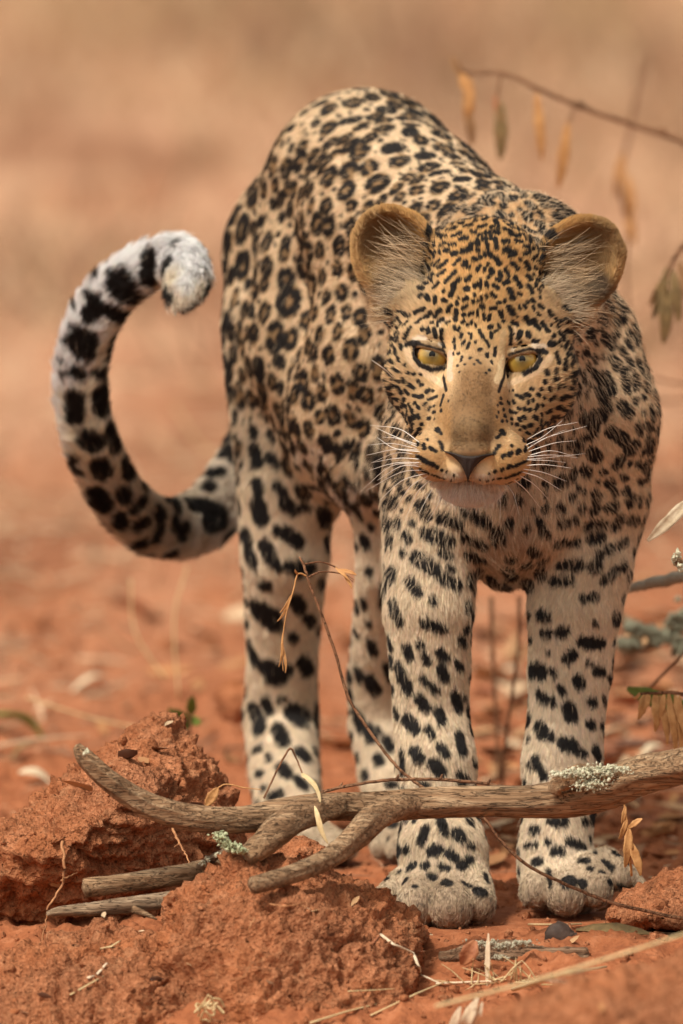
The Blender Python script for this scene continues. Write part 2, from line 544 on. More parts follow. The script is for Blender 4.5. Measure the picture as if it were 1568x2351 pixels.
def surface_nets(ax, step=8):
    X, Y, Z = ax
    nx, ny, nz = len(X), len(Y), len(Z)
    ix = np.arange(0, nx, step); iy = np.arange(0, ny, step); iz = np.arange(0, nz, step)
    D = np.full((nx, ny, nz), 0.05, np.float32)
    bi = np.stack(np.meshgrid(ix, iy, iz, indexing='ij'), -1).reshape(-1, 3)
    e = np.minimum(bi + step, (nx - 1, ny - 1, nz - 1))
    lo = np.stack([X[bi[:, 0]], Y[bi[:, 1]], Z[bi[:, 2]]], 1)
    hi = np.stack([X[e[:, 0]], Y[e[:, 1]], Z[e[:, 2]]], 1)
    cen = (lo + hi) / 2
    half = np.linalg.norm(hi - lo, axis=1) / 2
    dc = sdf(cen, 0.06)
    act = np.abs(dc) < half * 1.25 + 0.006
    o = np.stack(np.meshgrid(*[np.arange(step)] * 3, indexing='ij'), -1).reshape(-1, 3)
    for j in np.nonzero(~act & (dc < 0))[0]:
        a = bi[j]
        D[a[0]:a[0] + step, a[1]:a[1] + step, a[2]:a[2] + step] = -0.05
    g = (bi[act][:, None] + o[None]).reshape(-1, 3)
    g = g[(g[:, 0] < nx) & (g[:, 1] < ny) & (g[:, 2] < nz)]
    for c0 in range(0, len(g), 1500000):
        gg = g[c0:c0 + 1500000]
        q = np.stack([X[gg[:, 0]], Y[gg[:, 1]], Z[gg[:, 2]]], 1)
        D[gg[:, 0], gg[:, 1], gg[:, 2]] = sdf(q)
    S = D < 0
    cnt = np.zeros((nx - 1, ny - 1, nz - 1), np.int8)
    for a in (0, 1):
        for b in (0, 1):
            for c in (0, 1):
                cnt += S[a:nx - 1 + a, b:ny - 1 + b, c:nz - 1 + c]
    cells = np.argwhere((cnt > 0) & (cnt < 8))
    idx = np.full((nx, ny, nz), -1, np.int32)
    idx[cells[:, 0], cells[:, 1], cells[:, 2]] = np.arange(len(cells))
    corners = [np.array(c) for c in np.ndindex(2, 2, 2)]
    vals = {}; poss = {}
    for c in corners:
        k = cells + c
        vals[tuple(c)] = D[k[:, 0], k[:, 1], k[:, 2]]
        poss[tuple(c)] = np.stack([X[k[:, 0]], Y[k[:, 1]], Z[k[:, 2]]], 1)
    acc = np.zeros((len(cells), 3)); n = np.zeros(len(cells))
    for c in corners:
        for d in range(3):
            if c[d] == 0:
                e2 = c.copy(); e2[d] = 1
                a, b = vals[tuple(c)], vals[tuple(e2)]
                m = (a < 0) != (b < 0)
                t = np.where(m, a / np.where(np.abs(a - b) < 1e-12, 1, a - b), 0)
                p = poss[tuple(c)] + (poss[tuple(e2)] - poss[tuple(c)]) * t[:, None]
                acc[m] += p[m]; n += m
    V = acc / n[:, None]
    faces = []
    for d in range(3):
        a = S[:-1, :, :] if d == 0 else S[:, :-1, :] if d == 1 else S[:, :, :-1]
        b = S[1:, :, :] if d == 0 else S[:, 1:, :] if d == 1 else S[:, :, 1:]
        e = np.argwhere(a != b)
        e1, e2 = (d + 1) % 3, (d + 2) % 3
        e = e[(e[:, e1] > 0) & (e[:, e2] > 0)]
        sgn = a[e[:, 0], e[:, 1], e[:, 2]]
        s1 = np.zeros(3, int); s1[e1] = 1
        s2 = np.zeros(3, int); s2[e2] = 1
        def at(k):
            return idx[k[:, 0], k[:, 1], k[:, 2]]
        q = np.stack([at(e), at(e - s1), at(e - s1 - s2), at(e - s2)], 1)
        ok = (q >= 0).all(1)
        q = q[ok]; sgn = sgn[ok]
        q[~sgn] = q[~sgn][:, ::-1]
        faces.append(q)
    return V, np.concatenate(faces)

hx0, hx1 = P(800, 800, 0)[0], P(1460, 800, 0)[0]
hz1, hz0 = P(1100, 445, .1)[2], P(1100, 1175, -.08)[2]
FINE, COARSE = 0.0017, 0.0045
AX = (axis(-.262, .285, hx0, hx1, FINE, COARSE), axis(-.10, .93, -.095, .07, FINE, COARSE), axis(-.02, .76, hz0, hz1, FINE, COARSE))
BV, BF = surface_nets(AX)

def vnormals(V, Fq):
    a = V[Fq[:, 2]] - V[Fq[:, 0]]; b = V[Fq[:, 3]] - V[Fq[:, 1]]
    fn = np.cross(a, b)
    N = np.zeros_like(V)
    for j in range(4):
        for c in range(3):
            N[:, c] += np.bincount(Fq[:, j], fn[:, c], len(V))
    return N / (np.linalg.norm(N, axis=1)[:, None] + 1e-12), fn

# light smoothing against voxel terracing
for it in range(2):
    acc = np.zeros_like(BV); cn = np.zeros(len(BV))
    for a, b in ((0, 1), (1, 2), (2, 3), (3, 0)):
        for i, j in ((a, b), (b, a)):
            for c in range(3):
                acc[:, c] += np.bincount(BF[:, i], BV[BF[:, j], c], len(BV))
            cn += np.bincount(BF[:, i], minlength=len(BV))
    avg = acc / cn[:, None]
    BV = BV + (avg - BV) * 0.5
BN, BFN = vnormals(BV, BF)
print('body verts', len(BV))
# ------------------------------------------------------------------ coat pattern: every spot a solid little ellipsoid on the body
TILES = {
 'crown': (982.1, 432.8, .2229, """500 325 590 305 28;385 395 450 385 20;530 405 590 385 20;345 330 380 325 18;210 440 290 410 22;255 495 340 455 18;340 520 395 510 26;455 450 490 450 20;115 490 130 495 20;65 560 70 590 18;130 600 180 560 14;225 578 290 570 14;175 640 215 635 20;260 675 290 665 28;360 650 440 625 26;440 580 470 570 20;510 545 515 570 26;600 460 640 450 22;575 520 600 520 24;650 490 660 520 16;605 560 612 600 14;695 340 715 380 24;690 450 725 455 22;695 520 700 560 20;705 600 710 620 22;800 340 890 365 22;790 425 850 440 22;840 470 910 490 20;780 550 820 550 24;900 545 960 550 18;960 440 1030 490 20;990 400 1040 430 20;1060 440 1100 450 18;1105 510 1165 570 16;1100 580 1135 635 20;990 600 1040 615 20;990 680 1045 665 18;1075 730 1085 720 18;1225 560 1230 560 14;790 640 830 630 28;850 690 890 670 30;695 720 735 770 28;475 730 500 730 22;540 700 545 715 18;585 660 590 700 14;635 670 645 700 20;620 620 625 640 12;860 770 915 825 20;1000 780 1040 825 28;1100 810 1105 830 18;310 745 330 725 16;270 785 280 775 14;375 790 390 760 26;420 810 430 805 20;70 800 120 740 12;110 820 195 750 18;110 895 175 845 14;510 840 540 795 14;585 850 585 830 14;615 790 620 770 12;655 835 660 865 26;740 870 750 900 20;800 830 830 900 20;1020 900 1060 935 22;1085 890 1090 900 10;180 965 285 860 18;400 945 440 905 18;270 980 335 930 20;55 1025 110 975 14;255 1000 280 1000 18;235 1100 275 1030 24;395 1035 410 1035 28;480 1010 510 985 20;545 930 548 1030 8;600 965 615 1010 16;680 1000 715 1025 20;710 935 740 950 18;895 920 950 1010 24;835 1040 870 1130 28;1035 1010 1070 1065 24;1130 1040 1150 1065 12;160 1060 170 1050 14;475 1080 480 1110 12;660 1090 690 1110 20;600 1100 605 1130 10;550 1110 555 1160 8;930 1085 960 1095 16;1150 1120 1155 1130 12;790 1140 785 1165 12;75 1120 80 1170 20;465 1150 470 1180 10;315 1125 320 1130 8;1250 480 1290 470 42;1340 290 1400 330 55;1030 150 1080 190 34;1150 250 1180 290 26;790 95 890 95 42;900 20 980 45 24;560 80 650 40 36;640 150 670 160 30;380 190 380 230 28;1130 360 1180 380 30"""),
 'eye_a': (865.6, 682.5, .16985, """285 190 330 190 18;370 225 390 215 16;520 210 640 160 24;780 260 860 180 28;960 190 1000 110 26;650 270 730 210 24;530 350 600 300 18;215 400 250 350 26;375 400 415 330 22;245 570 285 500 24;610 430 620 440 24;690 430 700 470 26;770 430 800 530 24;840 330 890 295 26;820 370 825 400 10;880 440 875 560 22;885 620 900 670 18;940 350 985 330 14;1070 170 1065 310 26;1050 390 1055 430 14;1100 450 1110 420 18;1130 550 1150 500 18;1165 630 1180 600 20;1040 610 1050 560 16;1050 690 1052 660 14;1165 150 1215 120 22;1165 240 1180 240 26;1245 235 1290 215 20;1360 60 1370 40 14;1355 180 1365 260 10;1410 20 1412 50 12;1290 50 1300 60 16;1225 370 1228 380 16;1275 350 1280 330 16;1330 360 1335 400 10;1240 480 1245 500 8;1275 500 1270 560 12;1250 620 1215 690 12;1385 440 1440 560 14;1450 570 1510 650 12;1385 700 1400 700 18;1485 770 1490 800 20;1100 760 1102 760 18;1030 750 1032 775 10;1145 800 1135 860 12;1250 820 1260 815 16;1180 905 1182 905 10;1090 920 1092 925 12;1350 850 1400 890 12;1440 230 1455 290 20;1520 300 1510 250 14;1540 480 1545 540 18;1330 600 1330 620 8;260 700 270 770 20;300 820 310 860 14;185 640 180 680 14;210 860 225 880 20;330 650 340 700 20;120 840 125 870 16;380 560 450 420 20;380 930 400 910 14;425 1025 440 1025 14;495 1035 510 1040 16;590 1040 600 1050 12;555 1135 562 1135 20;590 1190 625 1180 16;435 1180 500 1230 22;365 1100 375 1140 18;675 1285 700 1250 22;750 1270 755 1260 12;290 1210 340 1290 20;380 1250 430 1310 14;490 1330 540 1340 18;570 1350 610 1340 26;700 1380 820 1330 14;900 1320 860 1460 14;645 1460 665 1430 14;690 1520 720 1480 14;765 1470 775 1460 12;430 1440 460 1490 14;545 1470 575 1500 16;780 1550 790 1550 12;870 1530 872 1520 10;965 1390 966 1395 10;240 960 310 1010 16;190 1010 200 1040 18;1515 985 1520 980 12;1475 1020 1476 1020 10;1110 1010 1112 1010 8;1310 900 1315 910 8"""),
 'eye_b': (1081.9, 682.5, .19108, """240 135 290 130 22;350 180 360 230 24;440 120 490 200 28;390 40 392 45 12;490 15 495 20 22;570 110 580 140 14;630 95 640 120 20;670 55 675 65 16;730 120 750 160 14;810 95 850 130 22;920 170 950 220 20;640 250 700 310 28;740 280 810 380 28;850 310 920 410 26;490 300 550 325 26;540 235 542 235 10;150 200 155 260 16;225 220 205 280 14;320 330 345 370 14;235 420 240 480 16;285 410 310 400 14;100 430 150 510 12;190 530 210 590 10;95 625 105 625 18;180 680 195 710 16;285 610 280 700 16;245 760 247 790 10;75 750 100 790 10;215 870 216 872 12;180 910 181 912 8;450 360 480 440 18;470 460 475 560 16;560 480 590 420 30;560 550 600 530 10;680 430 685 470 26;740 520 800 525 18;950 560 980 560 34;870 650 890 655 28;1050 430 1090 500 30;1160 410 1180 440 26;1120 270 1140 290 28;1050 290 1060 290 16;1260 320 1290 350 26;1265 470 1300 530 28;1160 600 1180 630 26;1110 120 1170 160 18;960 330 965 340 12;1055 595 1060 600 12;1015 680 1040 790 24;1110 770 1100 870 24;1250 660 1240 770 30;1345 640 1335 720 18;900 890 910 920 24;1000 870 1005 920 18;985 990 1010 980 22;880 1010 885 1025 20;1100 980 1102 985 12;1190 910 1200 930 30;1190 1000 1190 1020 28;1280 900 1290 850 22;1340 900 1350 1000 28;1030 1060 1020 1090 20;1085 1060 1090 1065 18;930 1090 935 1120 20;840 1095 842 1100 18;710 1100 740 1105 16;545 1175 550 1180 18;590 1195 610 1215 22;660 1175 680 1180 24;730 1235 740 1245 18;800 1170 810 1180 20;870 1205 872 1210 14;940 1230 990 1190 18;1060 1215 1120 1180 26;1190 1150 1200 1160 22;430 1255 455 1275 14;500 1245 510 1270 16;790 1295 800 1300 18;850 1290 855 1295 14;560 1330 575 1340 14;630 1340 640 1345 20;690 1350 700 1355 20;460 1360 480 1370 20;520 1380 530 1385 14;385 1350 390 1350 14;400 1420 410 1430 18;320 1300 322 1302 8;325 1375 326 1380 8;365 1485 370 1490 10;475 1455 485 1460 14;565 1455 585 1470 20;620 1435 640 1455 16;750 1440 780 1450 26;900 1380 960 1350 18;840 1400 845 1420 14;425 1490 430 1495 10;540 1515 560 1530 16;620 1550 622 1552 14;680 1530 720 1540 16;1290 1300 1310 1305 26;1370 1150 1380 1180 24;350 1210 360 1215 12;350 1270 370 1280 12;450 1125 455 1130 8;500 1120 502 1122 8"""),
 'muzzle': (898.9, 898.9, .2229, """315 335 318 338 16;385 275 390 275 18;445 280 446 282 10;430 215 445 210 12;510 190 515 200 10;300 430 296 440 14;370 495 371 496 12;275 530 278 540 18;330 550 340 580 20;400 580 420 595 16;440 605 455 615 12;470 390 480 400 24;505 420 515 435 12;500 520 530 590 14;270 660 330 700 16;330 700 430 750 22;465 765 475 775 16;520 800 525 800 12;570 820 572 822 8;300 795 380 835 10;420 850 500 880 9;530 885 555 890 8;610 905 612 905 6;640 860 641 860 6;370 900 440 930 9;540 945 545 945 6;1130 410 1150 430 24;1080 475 1110 450 14;1045 640 1105 560 16;1350 490 1355 510 16;1235 555 1237 556 12;1140 670 1160 655 16;1210 645 1225 630 22;1295 625 1310 610 24;1370 605 1375 580 18;1405 555 1408 560 10;1000 840 1002 840 8;1060 820 1065 815 14;1130 800 1140 795 16;1200 780 1220 765 20;1260 770 1300 750 16;1320 740 1400 695 12;980 910 985 908 8;1040 900 1050 895 8;1100 890 1120 885 10;1160 885 1240 860 10;1260 855 1330 825 10;915 905 916 905 5;1050 965 1100 960 6;1120 955 1240 925 8;1140 300 1142 302 10;1185 300 1190 305 10;1235 330 1240 332 10;1285 330 1300 340 16;1355 360 1365 370 14;1410 345 1430 345 18;1100 210 1102 212 8;1085 260 1086 262 8;1390 415 1410 430 12;1465 415 1466 420 8;1320 390 1322 390 8"""),
 'shoulder': (782.4, 416.2, .5011, """1210 720 1240 750 24;1200 630 1210 640 20;1260 640 1270 650 14;1250 820 1270 850 24;1210 890 1240 960 24;1160 880 1200 920 18;1180 950 1220 1040 24;1110 1080 1160 1120 30;1290 1030 1320 1060 26;1240 1150 1290 1180 30;1150 1160 1100 1175 20;1150 1240 1170 1260 30;1320 1230 1340 1210 28;1260 1300 1290 1270 20;1200 1330 1205 1330 14;1230 1380 1240 1390 18;1110 1320 1130 1330 24;1360 1290 1370 1300 14;1370 1370 1380 1375 14;1290 1350 1300 1355 14;1350 900 1355 940 18;1300 870 1310 950 18;1320 820 1330 850 14;1360 820 1380 870 16;1310 730 1330 760 14;1290 770 1300 790 16;1400 900 1400 950 14;1360 1120 1370 1150 16;1420 1030 1430 1090 14;1350 1000 1352 1005 14;1400 1110 1410 1130 14;1340 660 1350 670 14;1380 750 1385 800 12;1160 1460 1180 1440 16;1240 1500 1260 1480 16;1100 1490 1105 1500 14;1330 1440 1335 1445 14;1300 1420 1310 1425 14;1120 770 1130 790 12;1050 1200 1090 1220 26;930 1300 970 1290 20;1170 1070 1190 1080 30"""),
 'hind': (499.4, 915.5, .4603, """180 150 185 180 25;185 250 200 320 36;265 170 280 200 25;265 290 300 320 30;70 250 80 300 30;195 420 205 450 32;205 520 220 590 44;300 430 330 460 28;340 510 380 550 38;430 530 450 540 22;530 560 540 610 38;545 700 550 740 30;330 660 400 710 38;300 650 320 670 26;140 670 150 710 36;160 760 180 820 34;240 730 270 800 38;290 820 300 835 28;225 925 250 930 30;360 830 460 840 34;390 860 400 870 26;510 900 520 930 24;205 1040 270 1100 58;280 1060 300 1130 34;390 1000 410 1040 38;450 1090 470 1110 34;370 1180 380 1190 28;110 500 115 560 18;130 900 135 1030 16;160 1220 190 1300 32;240 1330 340 1350 42;270 1390 310 1390 38;430 1310 450 1350 42;150 1400 152 1430 14;180 1540 210 1640 38;240 1500 260 1560 28;310 1500 330 1490 14;380 1560 420 1590 52;490 1520 490 1620 24;300 1650 330 1710 36;190 1750 215 1745 20;255 1780 260 1800 16;410 1760 440 1790 32;480 1750 485 1770 14;320 1840 345 1870 34;205 1865 220 1870 20;170 1880 172 1890 12;155 1800 157 1810 12;270 1980 310 1970 26;400 1900 430 1930 26;480 1920 490 1940 22;510 1870 515 1890 12;230 1940 240 1940 16;200 2010 205 2015 14;730 690 740 720 28;730 1000 735 1030 18;690 1150 700 1170 20;755 1110 760 1120 14;765 1210 780 1260 26;655 1250 660 1260 14;700 1340 710 1390 26;650 1430 652 1460 12;755 1390 790 1450 34;690 1560 720 1640 32;750 1650 770 1690 34;840 1700 860 1740 28;800 1640 810 1660 14;700 1770 705 1790 20;800 1790 810 1810 28;735 1860 745 1890 20;860 1920 880 1925 22;650 1640 652 1680 12;870 2120 880 2125 26;850 2190 852 2200 12;800 2150 805 2160 12;520 210 530 220 20;560 230 600 260 26;650 220 670 250 26;680 290 700 320 24;640 390 680 420 28;760 350 790 380 26;370 240 380 260 22;390 320 410 340 22;600 300 605 305 14;440 420 520 440 22;710 570 715 580 16;760 620 770 640 16"""),
 'fore': (832.3, 1082.0, .4692, """390 230 470 255 30;290 170 310 210 30;560 220 610 250 26;310 300 420 340 30;510 325 590 355 28;390 400 420 412 20;265 420 350 480 32;520 410 580 430 24;390 520 460 555 26;420 470 440 480 12;210 310 225 330 18;200 390 205 400 14;190 90 195 100 16;280 65 290 70 16;240 250 250 260 12;230 540 270 590 22;340 620 350 640 16;310 740 390 770 28;100 560 105 650 22;150 650 180 730 26;120 780 140 850 26;215 860 235 910 24;300 900 320 930 20;380 880 405 910 26;280 840 290 850 18;480 820 500 840 22;510 770 545 810 28;180 960 220 1060 32;290 1010 310 1030 18;385 960 400 1010 26;460 940 475 960 20;520 980 530 1060 24;340 1050 360 1070 22;280 1110 310 1150 30;450 1090 470 1160 26;490 1100 500 1110 14;110 940 130 1010 16;150 1120 170 1200 20;370 1170 390 1220 26;220 1210 260 1260 32;320 1260 340 1290 20;470 1290 490 1370 26;255 1370 280 1400 30;380 1350 410 1380 24;195 1370 200 1470 18;350 1430 380 1470 34;470 1480 500 1500 22;290 1530 320 1540 22;470 1530 490 1535 16;120 1530 140 1540 16;210 1700 220 1710 14;250 1700 255 1710 14;380 1700 400 1760 26;310 1750 290 1810 22;515 1700 530 1720 18;460 1770 475 1790 30;205 1850 220 1850 22;340 1860 370 1850 28;420 1870 450 1890 24;520 1830 540 1835 16;480 1930 520 1900 26;230 1940 250 1925 20;300 1930 315 1925 20;180 1960 185 1960 12;380 1930 420 1945 16;600 1970 610 2010 14;405 2010 420 2015 24;330 1980 350 1985 20;490 2010 530 2030 12;560 2050 590 2060 24;250 2030 260 2030 12;950 50 980 40 26;1020 120 1030 120 20;960 170 975 175 18;1060 170 1070 180 16;1080 95 1085 100 12;1130 100 1140 110 18;1130 190 1145 180 22;1200 60 1210 60 18;1290 90 1295 95 18;1230 100 1235 110 14;1200 180 1230 170 18;1300 150 1310 160 16;970 245 1000 245 22;880 290 900 300 18;860 230 870 250 14;1090 265 1180 255 20;1230 270 1260 230 20;1310 240 1340 240 22;950 345 1050 345 22;1120 330 1160 320 26;1200 380 1210 380 20;1240 370 1290 340 16;970 465 1060 455 22;1120 470 1150 460 24;830 380 850 400 22;930 540 1020 535 18;1180 530 1240 480 20;1300 500 1300 540 16;1080 620 1140 610 18;1150 410 1180 400 14;760 130 770 140 18;890 60 895 65 14;870 700 900 705 26;820 820 825 825 18;890 790 920 790 22;970 790 990 780 28;1080 830 1160 840 34;910 880 912 882 12;1000 920 1030 890 26;840 970 870 980 42;930 980 940 990 20;870 1090 890 1110 30;970 1060 980 1080 20;930 1110 935 1140 16;1050 1020 1065 1040 30;1140 970 1165 980 26;1100 930 1110 940 14;1200 1000 1205 1010 14;1010 1150 1020 1200 34;1110 1120 1130 1130 24;1180 1110 1185 1130 18;870 1250 885 1280 34;920 1290 925 1310 20;815 1300 818 1310 12;985 1330 1020 1340 36;1110 1230 1120 1240 24;1170 1240 1180 1260 26;1060 1370 1080 1380 22;1140 1360 1150 1390 24;845 1410 860 1440 24;880 1470 890 1500 22;815 1430 820 1450 12;1230 830 1245 870 18;1260 900 1255 950 10;1290 600 1290 650 12;1130 740 1140 745 12;835 1755 850 1750 22;930 1710 980 1710 28;800 1830 850 1825 14;905 1810 908 1815 16;940 1860 970 1860 22;1010 1810 1080 1840 22;850 1910 860 1910 26;1070 1900 1100 1905 18;910 1960 920 2030 16;1000 2010 1020 2000 36;1070 2015 1080 2020 24;1110 1940 1120 1945 14;1180 1910 1220 1940 16;1210 2010 1215 2015 16;1160 1960 1180 1960 10;1080 1700 1090 1720 18;1110 1790 1140 1870 12;1260 2020 1275 2030 14;1090 2060 1100 2065 10"""),
 'tail': (83.2, 499.4, .3539, """740 260 730 330 50;720 380 760 480 48;870 290 850 350 28;530 400 560 450 66;600 500 700 540 50;360 530 380 580 54;480 610 540 640 40;330 640 340 650 30;250 790 300 800 68;290 860 320 880 40;490 790 500 850 40;160 960 180 1000 36;260 1000 280 1020 32;380 1010 410 1020 32;245 1180 250 1280 50;410 1140 420 1240 50;150 1190 160 1340 32;160 1370 165 1400 25;330 1430 370 1460 46;470 1380 500 1480 40;250 1560 280 1630 38;410 1600 430 1650 42;590 1650 640 1690 46;560 1600 570 1610 30;400 1790 440 1850 50;550 1780 570 1810 32;630 1880 680 1840 26;540 1930 560 1980 32;780 1910 800 1940 32;660 1990 690 1970 32;800 2000 770 2070 26;680 2100 740 2160 34;590 2090 610 2130 26;890 1960 900 2010 25;960 2010 940 2060 28;870 2160 880 2190 36;1060 1880 1180 1920 46;1110 1980 1190 1960 42;990 1860 1000 1890 24;1080 1690 1090 1710 28;1160 1680 1200 1660 30;1200 1330 1220 1300 28;1230 1540 1270 1500 38;1120 1550 1130 1580 20;1050 2170 1180 2180 40;860 500 850 560 36;900 590 980 590 36;1050 540 1060 560 18;470 2010 480 2020 22"""),
}
# rosettes of the back and flank: x y rx ry (solid when rx is negative)
ROS = """715 135 60 40;-860 170 55 40;-965 265 45 55;1110 280 50 45;-700 215 60 28;850 250 60 45;-1035 375 52 36;-890 340 60 36;1120 340 60 40;670 300 60 45;600 250 55 40;740 360 60 45;920 400 50 40;780 430 60 40;690 440 50 45;600 470 55 50;820 500 85 50;680 530 50 45;470 400 45 60;560 400 50 45;350 420 35 60;-430 340 20 30;380 290 45 45;480 340 35 40;260 560 50 50;-350 590 42 32;210 700 50 80;-300 665 36 33;-390 650 33 28;320 760 50 45;215 870 60 65;-240 950 38 33;320 870 45 45;310 950 35 35;-410 760 38 28;400 810 35 40;410 930 45 45;420 1030 65 70;-250 1070 42 42;310 1080 40 50;180 1010 25 70;360 1190 50 80;430 1200 40 50;200 1170 35 70;-285 1330 42 64;-380 1300 42 38;-385 1420 33 38;300 1430 40 60;460 1350 30 50;200 1450 35 80;370 1520 40 35;310 1480 30 40;-180 1550 26 40;470 560 30 55;520 600 25 50;590 600 40 35;600 690 45 50;650 780 40 45;560 800 35 40;700 600 40 30;640 880 35 40;710 900 35 45;570 920 30 40;660 990 45 35;590 1010 30 35;540 1080 30 40;610 1090 30 45;680 1080 30 35;740 1100 35 40;560 1180 30 40;640 1170 30 45;700 1250 40 60;760 1180 35 50;600 1270 35 45;820 1080 30 45;540 1350 25 50;640 1400 35 60;710 1430 35 60;570 1440 30 50;820 1330 35 60;770 1450 35 45;620 1540 40 45;560 1550 25 40;700 1560 30 50;760 1600 35 50;510 1600 30 50;590 1670 40 45;650 1700 30 40;720 1690 35 40;480 1680 35 40;1180 410 50 30;-1200 480 48 24;-1100 450 56 24;960 470 50 30;1000 530 60 30;920 560 40 30;1070 600 45 30;-1250 400 30 36;-1180 230 48 24;-1080 160 48 30;-990 180 56 34;-900 90 66 26;-745 75 42 20;-620 100 56 16;-560 140 46 22;-540 230 28 23;-490 180 46 18;-430 250 36 22;-330 260 42 22;-300 380 18 36;-250 420 18 28;-210 500 22 33;-165 480 18 33;-170 620 22 55;-140 850 18 50"""
ROS_T = (449.4, 166.5, .5096)

bvh = BVHTree.FromPolygons(BV.tolist(), BF.tolist(), all_triangles=False)
def hit(u, v, maxd=None):
    d = P(u, v, 0.0) - CAM
    d /= np.linalg.norm(d)
    r = bvh.ray_cast(Vector(CAM), Vector(d))
    return (np.array(r[0]), np.array(r[1]), r[3]) if r[0] is not None else None

def hit2(u, v):
    h = hit(u, v)
    return h[0] if h else None

blacks, browns = [], []          # (a, b, r) capsules in world space
def put(lst, u0, v0, u1, v1, r, near=None):
    a, b = hit2(u0, v0), hit2(u1, v1)
    if a is None and b is None:
        return
    if a is None: a = b
    if b is None: b = a
    if abs(a[1] - b[1]) > 0.035:                       # the ends lie on different limbs
        m = hit2((u0 + u1) / 2, (v0 + v1) / 2)
        if m is None: m = a if a[1] < b[1] else b
        if abs(a[1] - m[1]) > .03: a = m
        if abs(b[1] - m[1]) > .03: b = m
    lst.append((a, b, r * pxs(a[1]) * (1.32 if a[0] < -.105 else 1.0)))

for key, (ox, oy, sc, txt) in TILES.items():
    for row in txt.split(';'):
        x0, y0, x1, y1, r = map(float, row.split())
        put(blacks, ox + x0 * sc, oy + y0 * sc, ox + x1 * sc, oy + y1 * sc, r * sc)
rr = np.random.default_rng(11)
def rosette(lst_k, lst_b, cen, ax, ay, rx, ry, rnd):
    """blobs of black round a brown middle, cen/ax/ay in world space"""
    n = 5 if rx + ry > 0.022 else 4
    gap = rnd.random() * 6.28
    lst_b.append((cen - ay * ry * .3, cen + ay * ry * .3, min(rx, ry) * .85))
    for i in range(n):
        t = gap + 6.283 * (i + rnd.uniform(-.18, .18)) / (n + .35)
        c = cen + ax * math.cos(t) * rx * .72 + ay * math.sin(t) * ry * .72
        tt = (-ax * math.sin(t) * rx + ay * math.cos(t) * ry)
        tt = tt / (np.linalg.norm(tt) + 1e-9) * min(rx, ry) * rnd.uniform(.15, .45)
        lst_k.append((c - tt, c + tt, min(rx, ry) * rnd.uniform(.32, .46)))
for row in ROS.split(';'):
    x, y, rx, ry = map(float, row.split())
    solid = x < 0
    x = abs(x)
    h = hit(ROS_T[0] + x * ROS_T[2], ROS_T[1] + y * ROS_T[2])
    if h is None:
        continue
    s = ROS_T[2] * pxs(h[0][1])
    if solid:
        m = min(rx, ry) * s
        e = np.array((rx * s - m, 0, 0)) if rx > ry else np.array((0, 0, ry * s - m))
        blacks.append((h[0] - e, h[0] + e, m * .95))
        if m > 0.0075: browns.append((h[0], h[0], m * .3))
    else:
        n = h[1]
        ax = np.cross((0, 0, 1.0), n); ax /= np.linalg.norm(ax) + 1e-9
        ay = np.cross(n, ax)
        rosette(blacks, browns, h[0], ax, ay, rx * s, ry * s, rr)

# fill the rest (and everything the camera cannot see) with spots of the region's size
headl = hl(BV)
in_head = (headl[:, 1] < 200) & (headl[:, 2] > -360) & (headl[:, 2] < 420) & (np.abs(headl[:, 0]) < 340)
cand = np.nonzero(~in_head)[0]
cand = rr.permutation(cand)[:30000]
ex_c = [((a + b) / 2) for a, b, r in blacks]
ex_r = [np.linalg.norm(b - a) / 2 * .8 + r for a, b, r in blacks]
cellsz = 0.03
gridd = {}
def gkey(p): return (int(p[0] // cellsz), int(p[1] // cellsz), int(p[2] // cellsz))
for c, r in zip(ex_c, ex_r):
    gridd.setdefault(gkey(c), []).append((c, r))
nfill = 0
LEGZ = P(0, 1180, .3)[2]
for i in cand:
    p = BV[i]; n = BN[i]
    body = p[2] > LEGZ and p[1] > .2
    r = rr.uniform(.0062, .0092) if body else rr.uniform(.0042, .0075)
    if p[0] < -0.10: r = rr.uniform(.006, .009)          # tail
    if p[2] < 0.05: r *= .7
    ok = p[2] > .035
    vw = CAM - p; gap_ = (.0032 if p[2] > LEGZ - .05 and p[0] > -.095 else .0085) if (n @ vw) > .25 * np.linalg.norm(vw) else .0026
    if body and p[0] > -.1: gap_ = .0018
    k = gkey(p)
    for dx in (-1, 0, 1):
        for dy in (-1, 0, 1):
            for dz in (-1, 0, 1):
                for c, r2 in gridd.get((k[0] + dx, k[1] + dy, k[2] + dz), ()):
                    d = p - c
                    if d @ d < (r + r2 + gap_) ** 2:
                        ok = False; break
                if not ok: break
            if not ok: break
        if not ok: break
    if not ok:
        continue
    gridd.setdefault(k, []).append((p, r))
    nfill += 1
    ax = np.cross((0, 0, 1.0), n); ax /= np.linalg.norm(ax) + 1e-9
    ay = np.cross(n, ax)
    if body and p[0] > -.1:
        rosette(blacks, browns, p, ax, ay, r, r * 1.15, rr)
    else:
        e = ay * r * rr.uniform(0, .5)
        blacks.append((p - e, p + e, r * .8))
